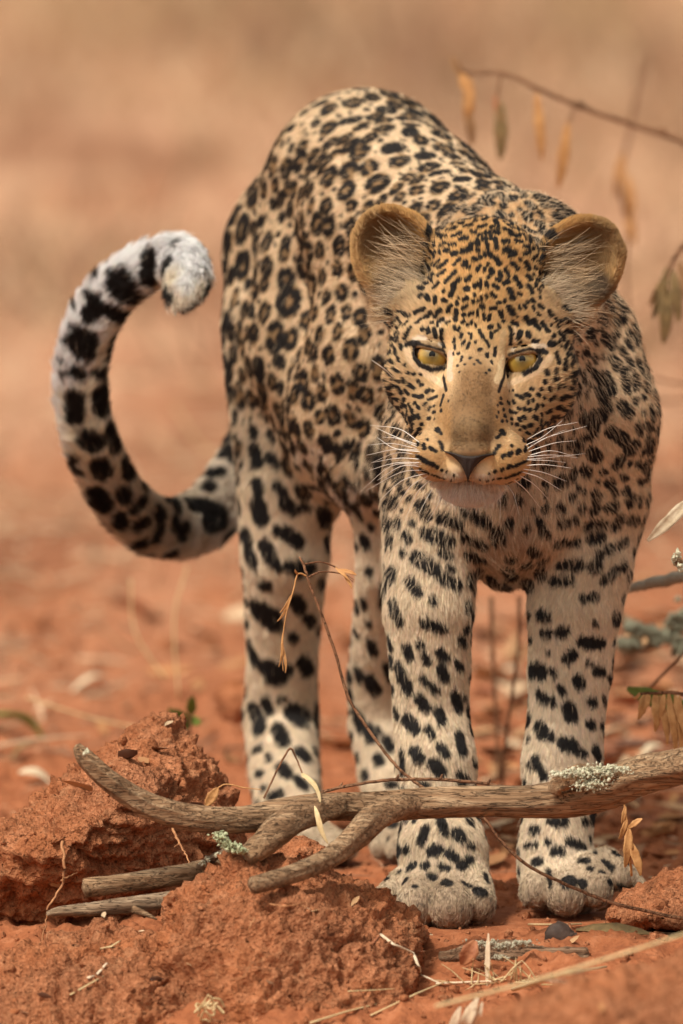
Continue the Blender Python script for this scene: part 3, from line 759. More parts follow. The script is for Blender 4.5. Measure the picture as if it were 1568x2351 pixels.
# small satellite spots between the rosettes
for i in rr.permutation(np.nonzero(~in_head & (BV[:, 0] > -.095) & (BV[:, 2] > LEGZ))[0])[:26000]:
    p = BV[i]; n = BN[i]; r = rr.uniform(.0016, .0034); k = gkey(p); ok = True
    for dx in (-1, 0, 1):
        for dy in (-1, 0, 1):
            for dz in (-1, 0, 1):
                for c, r2 in gridd.get((k[0] + dx, k[1] + dy, k[2] + dz), ()):
                    if (p - c) @ (p - c) < (r + r2 + .0034) ** 2: ok = False; break
                if not ok: break
            if not ok: break
        if not ok: break
    if not ok: continue
    gridd.setdefault(k, []).append((p, r))
    e = np.cross(n, (0, 0, 1.0)); e = e / (np.linalg.norm(e) + 1e-9) * r * rr.uniform(-.5, .5) + np.array((0, 0, 1.0)) * r * rr.uniform(-.6, .6)
    blacks.append((p - e, p + e, r * .8))
# small spots wherever the face still has a bare patch
gh = {}
hs = [((a + b) / 2, np.linalg.norm(b - a) / 2 + r) for a, b, r in blacks if (a[1] < .09)]
for c, r in hs: gh.setdefault((int(c[0] // .01), int(c[2] // .01)), []).append((c, r))
hcand = np.nonzero((headl[:, 1] < 150) & (headl[:, 2] > -190) & (headl[:, 2] < 330) & (np.abs(headl[:, 0]) < 235) &
                   ((np.abs(headl[:, 0]) > 118) | (headl[:, 2] > 60)))[0]
for i in rr.permutation(hcand)[:16000]:
    x, y, z = headl[i]
    if abs(x) > 140 and z > 105: continue
    if (abs(abs(x) - 104) < 66 and -62 < z < 62): continue
    p = BV[i]; n = BN[i]
    r = rr.uniform(.0014, .0027)
    k = (int(p[0] // .01), int(p[2] // .01)); ok = True
    for dx in (-1, 0, 1):
        for dz in (-1, 0, 1):
            for c, r2 in gh.get((k[0] + dx, k[1] + dz), ()):
                if (p - c) @ (p - c) < (r + r2 + .0013) ** 2: ok = False
    if not ok: continue
    gh.setdefault(k, []).append((p, r))
    e = np.cross(n, (0, 0, 1.0)); e = e / (np.linalg.norm(e) + 1e-9) * r * rr.uniform(.1, .8)
    e = e + np.array((0, 0, 1.0)) * r * rr.uniform(-.6, .6)
    blacks.append((p - e, p + e, r * .72))
print('spots', len(blacks), 'filled', nfill)

def field(q, lst, soft=PX * 3):
    """smallest (distance - radius) to a list of capsules, depth counted at half weight"""
    o = np.argsort(q[:, 0], kind='stable')
    qs = q[o]; xs = qs[:, 0]
    D = np.full(len(q), 1.0)
    for a, b, r in lst:
        m = r + 0.008
        lo, hi = np.minimum(a, b) - m, np.maximum(a, b) + m
        i0, i1 = np.searchsorted(xs, lo[0]), np.searchsorted(xs, hi[0])
        if i1 <= i0: continue
        s = qs[i0:i1]
        k = (s[:, 2] > lo[2]) & (s[:, 2] < hi[2]) & (s[:, 1] > lo[1] - m) & (s[:, 1] < hi[1] + m)
        idx = np.nonzero(k)[0] + i0
        if not len(idx): continue
        w = np.array((1, .55, 1))
        pa = (qs[idx] - a) * w; ba = (b - a) * w
        h = np.clip(pa @ ba / max(ba @ ba, 1e-12), 0, 1)
        d = np.linalg.norm(pa - h[:, None] * ba, axis=1) - r
        D[idx] = np.minimum(D[idx], d)
    out = np.empty_like(D); out[o] = D
    return out

def sstep(e0, e1, x):
    t = np.clip((x - e0) / (e1 - e0), 0, 1)
    return t * t * (3 - 2 * t)

# region table: (hair length, lift, colour)
REG = {
 'body': (19, .30, TAN), 'belly': (40, .45, PALE), 'chest': (25, .40, PALE), 'fleg': (23, .36, PALE), 'hleg': (24, .36, PALE),
 'paw': (14, .45, (.52, .41, .29)), 'tail': (36, .7, (.76, .66, .52)), 'neck': (22, .4, TAN), 'head': (13, .38, TAN), 'bridge': (7, .4, TAN),
 'muzzle': (9, .45, TAN), 'chin': (20, .6, WHITE), 'lid': (3, .3, (.03, .02, .018)), 'earback': (9, .45, (.52, .31, .12)), 'earin': (6, .5, (.11, .07, .042)), 'earbase': (26, .55, (.50, .38, .25)),
}
def regions(q):
    """blend of hair direction, length, lift and base colour from the nearest primitives"""
    o = np.argsort(q[:, 0], kind='stable')
    qs = q[o]; xs = qs[:, 0]
    W = np.full(len(q), 1e-9); Dr = np.zeros((len(q), 3)); Ln = np.zeros(len(q)); Lf = np.zeros(len(q)); Cl = np.zeros((len(q), 3))
    Dr[:, 2] -= 1e-9
    for p in prims:
        lo, hi = prim_box(p, 0.03)
        i0, i1 = np.searchsorted(xs, lo[0]), np.searchsorted(xs, hi[0])
        if i1 <= i0: continue
        s = qs[i0:i1]
        k = (s[:, 1] > lo[1]) & (s[:, 1] < hi[1]) & (s[:, 2] > lo[2]) & (s[:, 2] < hi[2])
        idx = np.nonzero(k)[0] + i0
        if not len(idx): continue
        d = np.abs(prim_d(p, qs[idx])) if p['op'] == '-' else np.maximum(prim_d(p, qs[idx]), -.02)
        sig = .0022 if p['tag'] in ('lid', 'earin', 'earback', 'muzzle', 'bridge', 'chin') else .0075
        w = np.exp(-(d / sig) * 1.0) * (1.0 if p['tag'] not in ('lid',) else .6)
        w = np.clip(w, 0, 4)
        L, lf, c = REG[p['tag']]
        W[idx] += w
        Dr[idx] += w[:, None] * p['dir']; Ln[idx] += w * L; Lf[idx] += w * lf; Cl[idx] += w[:, None] * np.array(c)
    out = []
    for A in (W, Dr, Ln, Lf, Cl):
        B = np.empty_like(A); B[o] = A; out.append(B)
    W, Dr, Ln, Lf, Cl = out
    return Dr / W[:, None], Ln / W, Lf / W, Cl / W[:, None]

# soft patches of base colour: (u, v, ru, rv, colour, strength), placed on whatever the ray meets
PATCH = []
def patch(u, v, ru, rv, col, st=1.0, dz=3.0):
    h = hit(u, v)
    if h is None: return
    s = pxs(h[0][1])
    PATCH.append((h[0], np.array((ru * s, max(ru, rv) * s * dz, rv * s)), np.array(col), st))
SN = (.20, .118, .055)
patch(1110, 600, 130, 110, (.62, .37, .14), .8)
patch(1115, 715, 110, 80, (.66, .47, .24), .7)
patch(1092, 885, 44, 75, (.24, .14, .065), .9); patch(1082, 960, 74, 62, SN, .9); patch(1078, 1005, 58, 42, (.19, .125, .065), .9)
patch(895, 650, 34, 34, (.05, .032, .022), .9); patch(1372, 655, 36, 34, (.05, .032, .022), .9); patch(1395, 700, 20, 26, (.06, .035, .025), .8)
patch(880, 540, 60, 60, (.15, .095, .052), .6); patch(1370, 560, 60, 60, (.15, .095, .052), .6)
patch(1018, 965, 18, 60, (.42, .25, .11), .6); patch(1152, 950, 18, 60, (.42, .25, .11), .6)
patch(1150, 500, 130, 50, (.50, .27, .10), .7)
patch(990, 1060, 55, 40, (.62, .44, .24), .8); patch(1165, 1065, 60, 40, (.60, .40, .20), .8)
patch(1045, 1095, 34, 24, (.60, .50, .38), .8); patch(1108, 1095, 34, 24, (.60, .50, .38), .8)
patch(1077, 1145, 85, 22, (.72, .64, .55), .8)
patch(1230, 950, 60, 60, (.45, .30, .16), .5); patch(960, 930, 50, 60, (.45, .32, .18), .5)
patch(940, 640, 60, 50, (.55, .45, .32), .7); patch(1300, 650, 60, 50, (.50, .40, .27), .7)
patch(1180, 1290, 90, 90, (.40, .27, .18), .7, 1.5); patch(1190, 1190, 40, 80, (.38, .25, .17), .5)
patch(800, 1140, 90, 40, WHITE, .6); patch(710, 1050, 50, 45, WHITE, .4)
for (u, v, r) in ((640, 1300, 120), (650, 1500, 120), (650, 1700, 120), (660, 1830, 90), (865, 1500, 100), (870, 1700, 100), (865, 1300, 90), (1290, 1550, 130), (1290, 1700, 120), (1250, 1900, 110)):
    patch(u, v, r, r, (.78, .65, .49), .6, 2)
for (u, v) in ((1010, 2040), (1000, 2090), (1080, 2090), (1260, 2050), (1330, 2070), (1400, 2010)):
    patch(u, v, 70, 45, (.36, .265, .18), .7, 1.5)
for (u, v, r) in ((400, 560, 60), (450, 590, 50), (350, 580, 50), (290, 610, 55), (230, 680, 50), (190, 740, 50), (150, 840, 50)):
    patch(u, v, r, r, (.85, .85, .86), .9, 2)
for (u, v) in ((430, 558), (360, 552), (295, 572), (238, 618), (190, 676), (152, 740), (132, 820), (120, 900), (132, 985), (162, 1050), (462, 590), (470, 640)):
    patch(u + 8, v + 8, 42, 42, (.93, .93, .94), 1.0, 2)
for (u, v, r) in ((480, 1180, 80), (380, 1200, 80), (290, 1150, 70), (540, 1080, 80)):
    patch(u, v, r, r, (.58, .50, .42), .5, 2)
patch(862, 705, 30, 40, (.22, .12, .05), .8); patch(1405, 715, 26, 34, (.22, .12, .05), .8)

# painted lines of the face: light and dark, through the eye tiles
LINES = []
def line(tile, pts, w, col):
    ox, oy, sc = {'a': (865.6, 682.5, .16985), 'b': (1081.9, 682.5, .19108), 'm': (898.9, 898.9, .2229)}[tile]
    hp = []
    for x, y in pts:
        h = hit2(ox + x * sc, oy + y * sc)
        if h is not None and h[1] < .08: hp.append(h)
    LINES.append(([(p, q, w * sc * PX) for p, q in zip(hp[:-1], hp[1:])], np.array(col)))
CR = (.74, .56, .36); WH = (.60, .49, .37); DK = (.018, .013, .012)
line('a', [(390, 650), (420, 770), (480, 890), (580, 980), (700, 1060), (830, 1130), (880, 1180)], 42, CR)
line('a', [(985, 760), (985, 900), (990, 1090)], 44, (.72, .52, .38))
line('a', [(500, 570), (560, 540), (640, 550), (740, 590), (850, 640)], 30, WH)
line('a', [(980, 450), (960, 640)], 34, (.66, .44, .22))
line('a', [(830, 500), (850, 380), (930, 290), (1000, 270)], 14, CR)
line('b', [(940, 730), (880, 800), (780, 890), (640, 965), (520, 1010), (440, 1060)], 38, CR)
line('b', [(390, 730), (350, 850), (310, 1000)], 40, (.72, .56, .34))
line('b', [(500, 625), (640, 590), (760, 580), (880, 590)], 26, WH)
line('b', [(380, 430), (360, 640)], 34, (.62, .46, .26))
line('b', [(520, 370), (525, 520)], 14, CR)
line('a', [(925, 960), (910, 1110), (935, 1250)], 24, DK)
line('a', [(400, 640), (470, 610), (560, 625)], 34, DK)
line('a', [(500, 660), (510, 810), (590, 920), (740, 985), (880, 960)], 30, DK)
line('a', [(560, 625), (720, 665), (900, 720), (940, 800), (935, 960)], 14, DK)
line('b', [(800, 640), (830, 740), (770, 850), (640, 920), (520, 925), (430, 950)], 28, DK)
line('b', [(425, 740), (400, 900), (360, 1030), (330, 1130)], 20, DK)
line('b', [(450, 690), (560, 655), (700, 615), (800, 635), (880, 640)], 13, DK)
line('m', [(300, 850), (420, 940), (560, 990), (700, 960), (788, 915), (870, 960), (1000, 1000), (1150, 970), (1300, 890)], 8, (.05, .03, .02))
line('m', [(790, 880), (790, 940)], 12, DK)

def paint(q, jitter=0.0, seed=0):
    Dr, Ln, Lf, Cl = regions(q)
    for c, r, col, st in PATCH:
        lo, hi = c - r * 1.6, c + r * 1.6
        idx = np.nonzero((q[:, 0] > lo[0]) & (q[:, 0] < hi[0]) & (q[:, 1] > lo[1]) & (q[:, 1] < hi[1]) & (q[:, 2] > lo[2]) & (q[:, 2] < hi[2]))[0]
        d = np.linalg.norm((q[idx] - c) / r, axis=1)
        w = (1 - sstep(.55, 1.5, d)) * st
        Cl[idx] = Cl[idx] * (1 - w[:, None]) + col * w[:, None]
    l = hl(q)
    hg = (l[:, 1] < 200) & (l[:, 2] > -265) & (np.abs(l[:, 0]) < 245) & (l[:, 2] < 360)
    Cl = Cl * (1 - hg[:, None] * np.array((.04, .12, .26)))
    # grain of the coat: pale and sandy flecks
    g = fbm(q, 260, 3, .6, 5) * .5 + fbm(q, 900, 2, .6, 9) * .5
    Cl = Cl * (1 + .13 * g[:, None])
    w1 = np.stack([fbm(q, 170, 2, .5, 21 + i) for i in range(3)], 1) * .0007
    w2 = np.stack([fbm(q, 520, 2, .5, 31 + i) for i in range(3)], 1) * .0009
    wob = w1 + w2
    ishead = sstep(.16, .10, q[:, 1]) * (l[:, 2] > -330)
    wob = wob * ((1 - .62 * ishead) * (.62 + .38 * sstep(LEGZ - .02, LEGZ + .05, q[:, 2])))[:, None]
    qq = q + wob
    br = field(qq, browns)
    wb = (1 - sstep(-.0005, .0022, br)) * .85
    Cl = Cl * (1 - wb[:, None]) + np.array((.27, .155, .062)) * wb[:, None]
    for segs, col in LINES:
        if not segs: continue
        if col[0] < .1: continue
        d = field(q + wob * .35, segs)
        w = (1 - sstep(-.0004, .0010, d)) * .95
        Cl = Cl * (1 - w[:, None]) + col * w[:, None]
    # the outer side of the curled end of the tail is white
    ti = np.nonzero((q[:, 0] < -.095) & (q[:, 2] > .2))[0]
    tw_ = np.zeros(len(q))
    if len(ti):
        d2 = ((q[ti][:, None] - tp[None]) ** 2).sum(2)
        j = d2.argmin(1)
        offv = q[ti] - tp[j]
        cc_ = P(330, 900, .52)
        outv = tp[j] - cc_; outv /= np.linalg.norm(outv, axis=1)[:, None]
        o_ = (offv * outv).sum(1) / tr[j]
        tw_[ti] = sstep(.6, 1.05, o_) * sstep(.38, .58, j / len(tp))
        tw_ = np.clip(tw_, 0, 1)
        Cl = Cl * (1 - tw_[:, None]) + np.array((.92, .92, .92)) * tw_[:, None]
    bk = field(qq, blacks) + tw_ * .012 - .0006 * ishead - (1 - ishead) * (.0003 + .0009 * (1 - sstep(.24, .30, q[:, 1])) * sstep(LEGZ - .10, LEGZ - .05, q[:, 2]) * (q[:, 0] > -.095) + .0005 * (q[:, 0] < -.095) - .0003 * sstep(.22, .30, q[:, 1]) * sstep(LEGZ - .02, LEGZ + .05, q[:, 2]) * (q[:, 0] > -.095))
    soft = .0008 * (1 - ishead) + .0003 * ishead
    w = 1 - sstep(-soft, soft * 1.3, bk)
    # fine speckle on the snout and the paws
    sp = fbm(q, 620, 2, .6, 77)
    sn = (1 - sstep(.7, 1.2, np.sqrt(((l[:, 0]) / 62) ** 2 + ((l[:, 2] + 130) / 105) ** 2))) * (l[:, 1] < 0)
    w = np.maximum(w, sn * .40 * sstep(.30, .8, sp))
    lowp = (1 - sstep(.020, .045, q[:, 2]))
    w = np.maximum(w, lowp * .7 * sstep(.35, .9, sp + .6 * fbm(q, 250, 2, .5, 51)))
    Cl = Cl * (1 - w[:, None]) + np.array((.014, .0115, .011)) * w[:, None]
    dust = (1 - sstep(.004, .026, q[:, 2])) * .45
    Cl = Cl * (1 - dust[:, None]) + np.array((.27, .12, .06)) * dust[:, None]
    for segs, col in LINES:
        if not segs or col[0] >= .1: continue
        d = field(q + wob * .3, segs)
        w = 1 - sstep(-.0003, .0007, d)
        Cl = Cl * (1 - w[:, None]) + col * w[:, None]
    return Dr, Ln, Lf, np.clip(Cl, .008, .95), w
# ------------------------------------------------------------------ leopard objects
leopard = empty('leopard', (0.03, 0.3, 0.0), 'spotted golden leopard standing head lowered, staring at the camera with its tail curled up', 'leopard')

m_skin = NT('leopard_skin')
m_skin.l(m_skin.attr('coat'), m_skin.b.inputs['Base Color'])
m_skin.set(Roughness=.85)
body = mesh_obj('body', BV, BF, m_skin.m)
Dv, Lv, Fv, Cv, _ = paint(BV)
add_col(body.data, 'coat', Cv)
rebase(leopard, body)

# hair material
m_hair = NT('fur')
m_hair.l(m_hair.attr('coat'), m_hair.b.inputs['Base Color'])
m_hair.set(Roughness=.55)
m_hair.b.inputs['Specular IOR Level'].default_value = .25

def curves_obj(name, pts, rad, cols, mat, parent=None):
    """pts (N,K,3), rad (N,K), cols (N,3)"""
    n, k, _ = pts.shape
    cu = bpy.data.hair_curves.new(name)
    cu.add_curves([k] * n)
    cu.attributes['position'].data.foreach_set('vector', np.ascontiguousarray(pts, np.float32).ravel())
    ra = cu.attributes.get('radius') or cu.attributes.new('radius', 'FLOAT', 'POINT')
    ra.data.foreach_set('value', np.ascontiguousarray(rad, np.float32).ravel())
    a = cu.attributes.new('coat', 'FLOAT_COLOR', 'CURVE')
    c4 = np.ones((n, 4), np.float32); c4[:, :3] = cols
    a.data.foreach_set('color', c4.ravel())
    cu.materials.append(mat)
    o = bpy.data.objects.new(name, cu)
    C.objects.link(o)
    if parent is not None:
        rebase(parent, o)
    return o

def sample(n, weights):
    cdf = np.cumsum(weights); cdf /= cdf[-1]
    f = np.searchsorted(cdf, rng.random(n))
    a, b = rng.random((2, n, 1))
    q = BF[f]
    def mixv(A):
        return (A[q[:, 0]] * (1 - a) + A[q[:, 1]] * a) * (1 - b) + (A[q[:, 3]] * (1 - a) + A[q[:, 2]] * a) * b
    p = mixv(BV); nn = mixv(BN)
    return p, nn / (np.linalg.norm(nn, axis=1)[:, None] + 1e-9)

farea = np.linalg.norm(BFN, axis=1) / 2
fc = BV[BF].mean(1)
fnn = BFN / (np.linalg.norm(BFN, axis=1)[:, None] + 1e-12)
view = CAM - fc; view /= np.linalg.norm(view, axis=1)[:, None]
facing = (fnn * view).sum(1)
wvis = np.where(facing > -.25, 1.0, .22)
fh = hl(fc)
headf = (fh[:, 1] < 190) & (fh[:, 2] > -360) & (fh[:, 2] < 400) & (np.abs(fh[:, 0]) < 340)
facef = headf & (fh[:, 2] < 120) & (fh[:, 2] > -330)
wts = farea * wvis * np.where(facef, 5.5, np.where(headf, 3.4, 1.0))
NH = int(HAIRS)
hp, hn = sample(NH, wts)
Dr, Ln, Lf, _c = regions(hp)
l = hl(hp)
hd = (l[:, 1] < 190) & (l[:, 2] > -370) & (l[:, 2] < 420) & (np.abs(l[:, 0]) < 350)
# on the head the hair flows away from the nose
src = H(0, -215, -190)
rad = hp - src
rad[:, 1] += .02
rad /= np.linalg.norm(rad, axis=1)[:, None] + 1e-9
hw = hd * 1.0
Dr = Dr * (1 - hw[:, None]) + rad * hw[:, None]
# swirls and tufts
cl1 = np.stack([fbm(hp, 95, 2, .5, 61 + i) for i in range(3)], 1)
cl2 = np.stack([fbm(hp, 420, 1, .5, 71 + i) for i in range(3)], 1)
ax_ = np.abs(l[:, 0] - 4)
Ln = Ln * (1 + hd * (1.5 * sstep(140, 215, ax_) * (l[:, 2] < 90) * (l[:, 2] > -190) + 1.2 * sstep(40, 130, l[:, 1]) + .35 * sstep(150, 260, l[:, 2])) * (_c[:, 0] > .32))
Dr = Dr + (cl1 * .30 + cl2 * .42) * np.where(hd, .6, 1.0)[:, None] + rng.normal(0, .10, Dr.shape)
T = Dr - (Dr * hn).sum(1)[:, None] * hn
T /= np.linalg.norm(T, axis=1)[:, None] + 1e-9
Lm = Ln * pxs(0) * rng.uniform(.65, 1.2, NH) * (1 + .25 * cl1[:, 0])
chn = hd & (l[:, 2] < -258) & (l[:, 1] < 40) & (l[:, 1] > -122) & (np.abs(l[:, 0]) < 80)
Lm = np.where(chn, PX * rng.uniform(10, 22, NH), Lm)
T = np.where(chn[:, None], T * .6 + np.stack([l[:, 0] / 140, np.full(NH, -.55), np.full(NH, -.7)], 1) + rng.normal(0, .2, T.shape), T)
T /= np.linalg.norm(T, axis=1)[:, None]
Cl = paint(hp + T * (Lm * .5)[:, None])[3]
Cl = np.where(chn[:, None], Cl * .5 + np.array((.74, .68, .60)) * .5, Cl)
keep = np.ones(NH, bool)
# no hair inside the eye openings or on the nose leather
for s in (-1, 1):
    e = np.array(EYE_C) * (s, 1, 1)
    dd = np.linalg.norm(l - e, axis=1)
    keep &= ~(dd < EYE_R + 9)
nose_r = np.sqrt((l[:, 0] / 50) ** 2 + ((l[:, 2] + 236) / 34) ** 2)
keep &= ~((nose_r < 1) & (l[:, 1] < -140))
gx = Cl[:, 0] < .05
lift = Lf * rng.uniform(.6, 1.4, NH)
t = np.linspace(0, 1, 5)
pts = hp[:, None] + Lm[:, None, None] * (T[:, None] * (t * .95)[None, :, None] + hn[:, None] * (lift[:, None] * (t - .45 * t ** 2)[None])[:, :, None])
pts[:, :, 2] -= (Lm ** 1.0)[:, None] * .08 * t[None] ** 2
pts -= hn[:, None] * .0004
rb = np.where(hd, .00013, .00021) * rng.uniform(.8, 1.25, NH)
rbs = rb[:, None] * np.array((1, .95, .8, .55, .12))[None]
vary = rng.normal(1, .13, NH)[:, None] * (1 + rng.normal(0, .03, (NH, 3)))
Cl = np.clip(Cl * vary, .006, .95)
# pale tips of some guard hairs over dark spots on the legs and chest
# longer pale guard hairs, thin over the dark spots of chest, belly, legs
gw = farea * wvis * np.where(headf, 0.0, 1.0) * np.where((fc[:, 1] < .26) & (fc[:, 2] > LEGZ - .07), 1.6, .12)
NG = 11000
g_p, g_n = sample(NG, gw)
gD, gL, gF, gC = regions(g_p)
gD = gD + np.stack([fbm(g_p, 80, 2, .5, 91 + i) for i in range(3)], 1) * .5 + rng.normal(0, .12, gD.shape)
gT = gD - (gD * g_n).sum(1)[:, None] * g_n; gT /= np.linalg.norm(gT, axis=1)[:, None] + 1e-9
gLm = gL * PX * rng.uniform(1.2, 2.0, NG)
gl = rng.uniform(.3, .6, NG)
gpts = g_p[:, None] + gLm[:, None, None] * (gT[:, None] * (t * .95)[None, :, None] + g_n[:, None] * (gl[:, None] * (t - .5 * t ** 2)[None])[:, :, None])
grb = np.full(NG, .00013)[:, None] * np.array((1, .95, .8, .5, .1))[None]
gC = np.clip(gC * rng.uniform(.75, 1.25, NG)[:, None], 0, .9)
fur = curves_obj('fur', np.concatenate([pts[keep], gpts]), np.concatenate([rbs[keep], grb]), np.concatenate([Cl[keep], gC]), m_hair.m, leopard)
fur['kind'] = 'stuff'

# long cream hair inside the ears
E = []; EC = []
for s in (-1, 1):
    n = 380
    a = rng.random(n)
    # roots along the inner rim, low corner and the floor of the cup
    x = s * (150 + 40 * a + rng.normal(0, 16, n)) + 8
    z = 265 - 140 * a + rng.normal(0, 16, n)
    y = 88 + rng.normal(0, 8, n)
    r0 = np.stack([x, y, z], 1)
    fan = rng.normal(0, .22, n) + (.5 - a) * .3
    L = rng.uniform(55, 118, n) * (1 - .25 * a)
    dx, dz = np.cos(fan + .22) * s, np.sin(fan + .22)
    tt = np.linspace(0, 1, 7)
    loc = r0[:, None] + L[:, None, None] * np.stack([dx[:, None] * tt[None], (-.55 * tt + .62 * tt ** 2)[None] * np.ones((n, 1)), dz[:, None] * tt[None] + (.14 * rng.normal(0, 1, n))[:, None] * tt[None] ** 2], 2)
    E.append(HO + (loc * PX) @ HM.T)
    ck = fbm(np.stack([a * 9, fan * 6, np.full(n, s * 3.0)], 1), 1.0, 2)
    c = np.array((.66, .50, .32)) * np.clip(.60 + 1.1 * ck + rng.normal(0, .12, n), .12, 1.2)[:, None]
    EC.append(c)
    # fluff from the inner corner sweeping up and out across the ear's lower half
    n = 520
    a = rng.random(n)
    r0 = np.stack([s * (128 + 70 * a) + 6 + rng.normal(0, 7, n), 58 + 18 * a + rng.normal(0, 5, n), 168 - 62 * a + rng.normal(0, 16, n)], 1)
    fan = rng.normal(.45, .28, n) - .2 * a
    L = rng.uniform(32, 78, n)
    dx, dz = np.cos(fan) * s, np.sin(fan)
    loc = r0[:, None] + L[:, None, None] * np.stack([dx[:, None] * tt[None], (-.45 * tt + .35 * tt ** 2)[None] * np.ones((n, 1)), dz[:, None] * tt[None] - (.2 * rng.random(n))[:, None] * tt[None] ** 2], 2)
    E.append(HO + (loc * PX) @ HM.T)
    EC.append(np.array((.74, .60, .42)) * rng.uniform(.35, 1.1, n)[:, None])
E = np.concatenate(E); EC = np.concatenate(EC)
er = np.full(len(E), .00013)[:, None] * np.array((1, 1, .9, .8, .7, .5, .15))[None]
ef = curves_obj('ear_hair', E, er, np.clip(EC, 0, .9), m_hair.m, leopard)
ef['kind'] = 'stuff'

# eyes
m_eye = NT('iris')
oc = m_eye.n('ShaderNodeTexCoord').outputs['Object']
sep = m_eye.n('ShaderNodeSeparateXYZ'); m_eye.l(oc, sep.inputs[0])
def mth(m, op, a, b=None):
    x = m.n('ShaderNodeMath', operation=op)
    for i, v in enumerate((a, b)):
        if v is None: continue
        if isinstance(v, (int, float)): x.inputs[i].default_value = v
        else: m.l(v, x.inputs[i])
    return x.outputs[0]
r2 = mth(m_eye, 'ADD', mth(m_eye, 'POWER', sep.outputs[0], 2.0), mth(m_eye, 'POWER', sep.outputs[2], 2.0))
r = mth(m_eye, 'DIVIDE', mth(m_eye, 'SQRT', r2), 34 * PX)
an = mth(m_eye, 'ARCTAN2', sep.outputs[0], sep.outputs[2])
cmb = m_eye.n('ShaderNodeCombineXYZ'); m_eye.l(mth(m_eye, 'MULTIPLY', an, 9.0), cmb.inputs[0]); m_eye.l(mth(m_eye, 'MULTIPLY', r, 1.4), cmb.inputs[1])
st = m_eye.noise(1.6, 3, .6, cmb.outputs[0])
rj = mth(m_eye, 'ADD', r, mth(m_eye, 'MULTIPLY', mth(m_eye, 'SUBTRACT', st, .5), .22))
colr = m_eye.ramp(rj, [(0.0, (.08, .055, .016)), (.25, (.15, .11, .03)), (.5, (.30, .20, .04)), (.8, (.50, .32, .065)), (.94, (.34, .16, .025)), (1.0, (.02, .012, .008))])
m_eye.l(colr, m_eye.b.inputs['Base Color'])
m_eye.set(Roughness=.28)
m_eye.b.inputs['Coat Weight'].default_value = 1.0
m_eye.b.inputs['Coat Roughness'].default_value = .02
m_pup = NT('pupil'); m_pup.set(Roughness=.08); m_pup.b.inputs['Base Color'].default_value = (.004, .004, .004, 1)

def uvsphere(nu=40, nv=24):
    v = []; f = []
    for i in range(nv + 1):
        th = math.pi * i / nv
        for j in range(nu):
            ph = 2 * math.pi * j / nu
            v.append((math.sin(th) * math.cos(ph), -math.cos(th), math.sin(th) * math.sin(ph)))
    for i in range(nv):
        for j in range(nu):
            k = (j + 1) % nu
            f.append((i * nu + j, i * nu + k, (i + 1) * nu + k, (i + 1) * nu + j))
    return np.array(v), f
sv, sf = uvsphere()
for s in (-1, 1):
    c = H(s * EYE_C[0], EYE_C[1], EYE_C[2])
    v = sv * EYE_R * PX
    # corneal bulge towards the viewer
    rr2 = np.sqrt(sv[:, 0] ** 2 + sv[:, 2] ** 2)
    v[:, 1] -= np.where(sv[:, 1] < 0, np.clip(1 - (rr2 / .8) ** 2, 0, 1), 0) * 3.5 * PX
    eye = mesh_obj('eye', v, [tuple(x) for x in sf], m_eye.m)
    eye.location = c
    g = CAM - c; g /= np.linalg.norm(g)
    yaw = math.atan2(g[0], -g[1])
    eye.rotation_euler = (-math.radians(0.5) * -1 - math.asin(g[2]) * 1.0, 0, yaw)
    rebase(leopard, eye)
    k = 15
    pv = [(0, 0, 0)] + [(math.cos(a) * 7.2 * PX, 0, math.sin(a) * 7.8 * PX) for a in np.linspace(0, 2 * math.pi, 24, endpoint=False)]
    pv = np.array(pv)
    for i in range(len(pv)):
        x, z = pv[i][0], pv[i][2]
        R = EYE_R * PX
        pv[i][1] = -math.sqrt(R * R - x * x - z * z) - 3.5 * PX - .00015
    pup = mesh_obj('pupil', pv, [(0, 1 + (i + 1) % 24, 1 + i) for i in range(24)], m_pup.m)
    pup.location = (0, 0, 6 * PX)
    pup.parent = eye
    pup.location = (0, 0.0001, 5 * PX)

# nose leather
m_nose = NT('nose_leather')
nz = m_nose.noise(900, 3, .6)
m_nose.l(m_nose.ramp(nz, [(.3, (.013, .008, .007)), (.7, (.032, .019, .015))]), m_nose.b.inputs['Base Color'])
m_nose.set(Roughness=.75)
vo = m_nose.n('ShaderNodeTexVoronoi'); vo.inputs['Scale'].default_value = 1300; m_nose.l(m_nose.obj(), vo.inputs['Vector'])
m_nose.l(m_nose.bump(vo.outputs['Distance'], .5, .0004), m_nose.b.inputs['Normal'])
no = []; nf = []
rows = 14; colsn = 24
for i in range(rows + 1):
    tt_ = i / rows
    # width from the broad top to the narrow slit below
    wdt = 57 * (1 - tt_) ** .85 + 5
    for j in range(colsn + 1):
        a = (j / colsn) * 2 - 1
        x = a * wdt
        ztop = -212 - 9 * math.cos(a * math.pi) * (1 - abs(a) * .2) * -1 - 2
        top_dip = 7 * math.cos(a * math.pi * .5) ** 2
        z = -216 - top_dip - tt_ * (62 - 40 * abs(a) ** 1.5)
        y = -222 + 20 * abs(a) ** 2.4 * (1 - tt_ * .5) + 26 * tt_ ** 1.6
        # nostril hollows
        q = math.exp(-(((abs(a) - .62) / .2) ** 2 + ((tt_ - .42) / .25) ** 2))
        y += 13 * q
        y += 3.5 * math.exp(-(a / .06) ** 2) * (tt_ > .15)
        if abs(a) > .97 or i in (0, rows): y += 16
        no.append(H(x, y, z))
for i in range(rows):
    for j in range(colsn):
        b0 = i * (colsn + 1) + j
        nf.append((b0, b0 + colsn + 1, b0 + colsn + 2, b0 + 1))
nose = mesh_obj('nose', np.array(no), nf, m_nose.m)
rebase(leopard, nose)

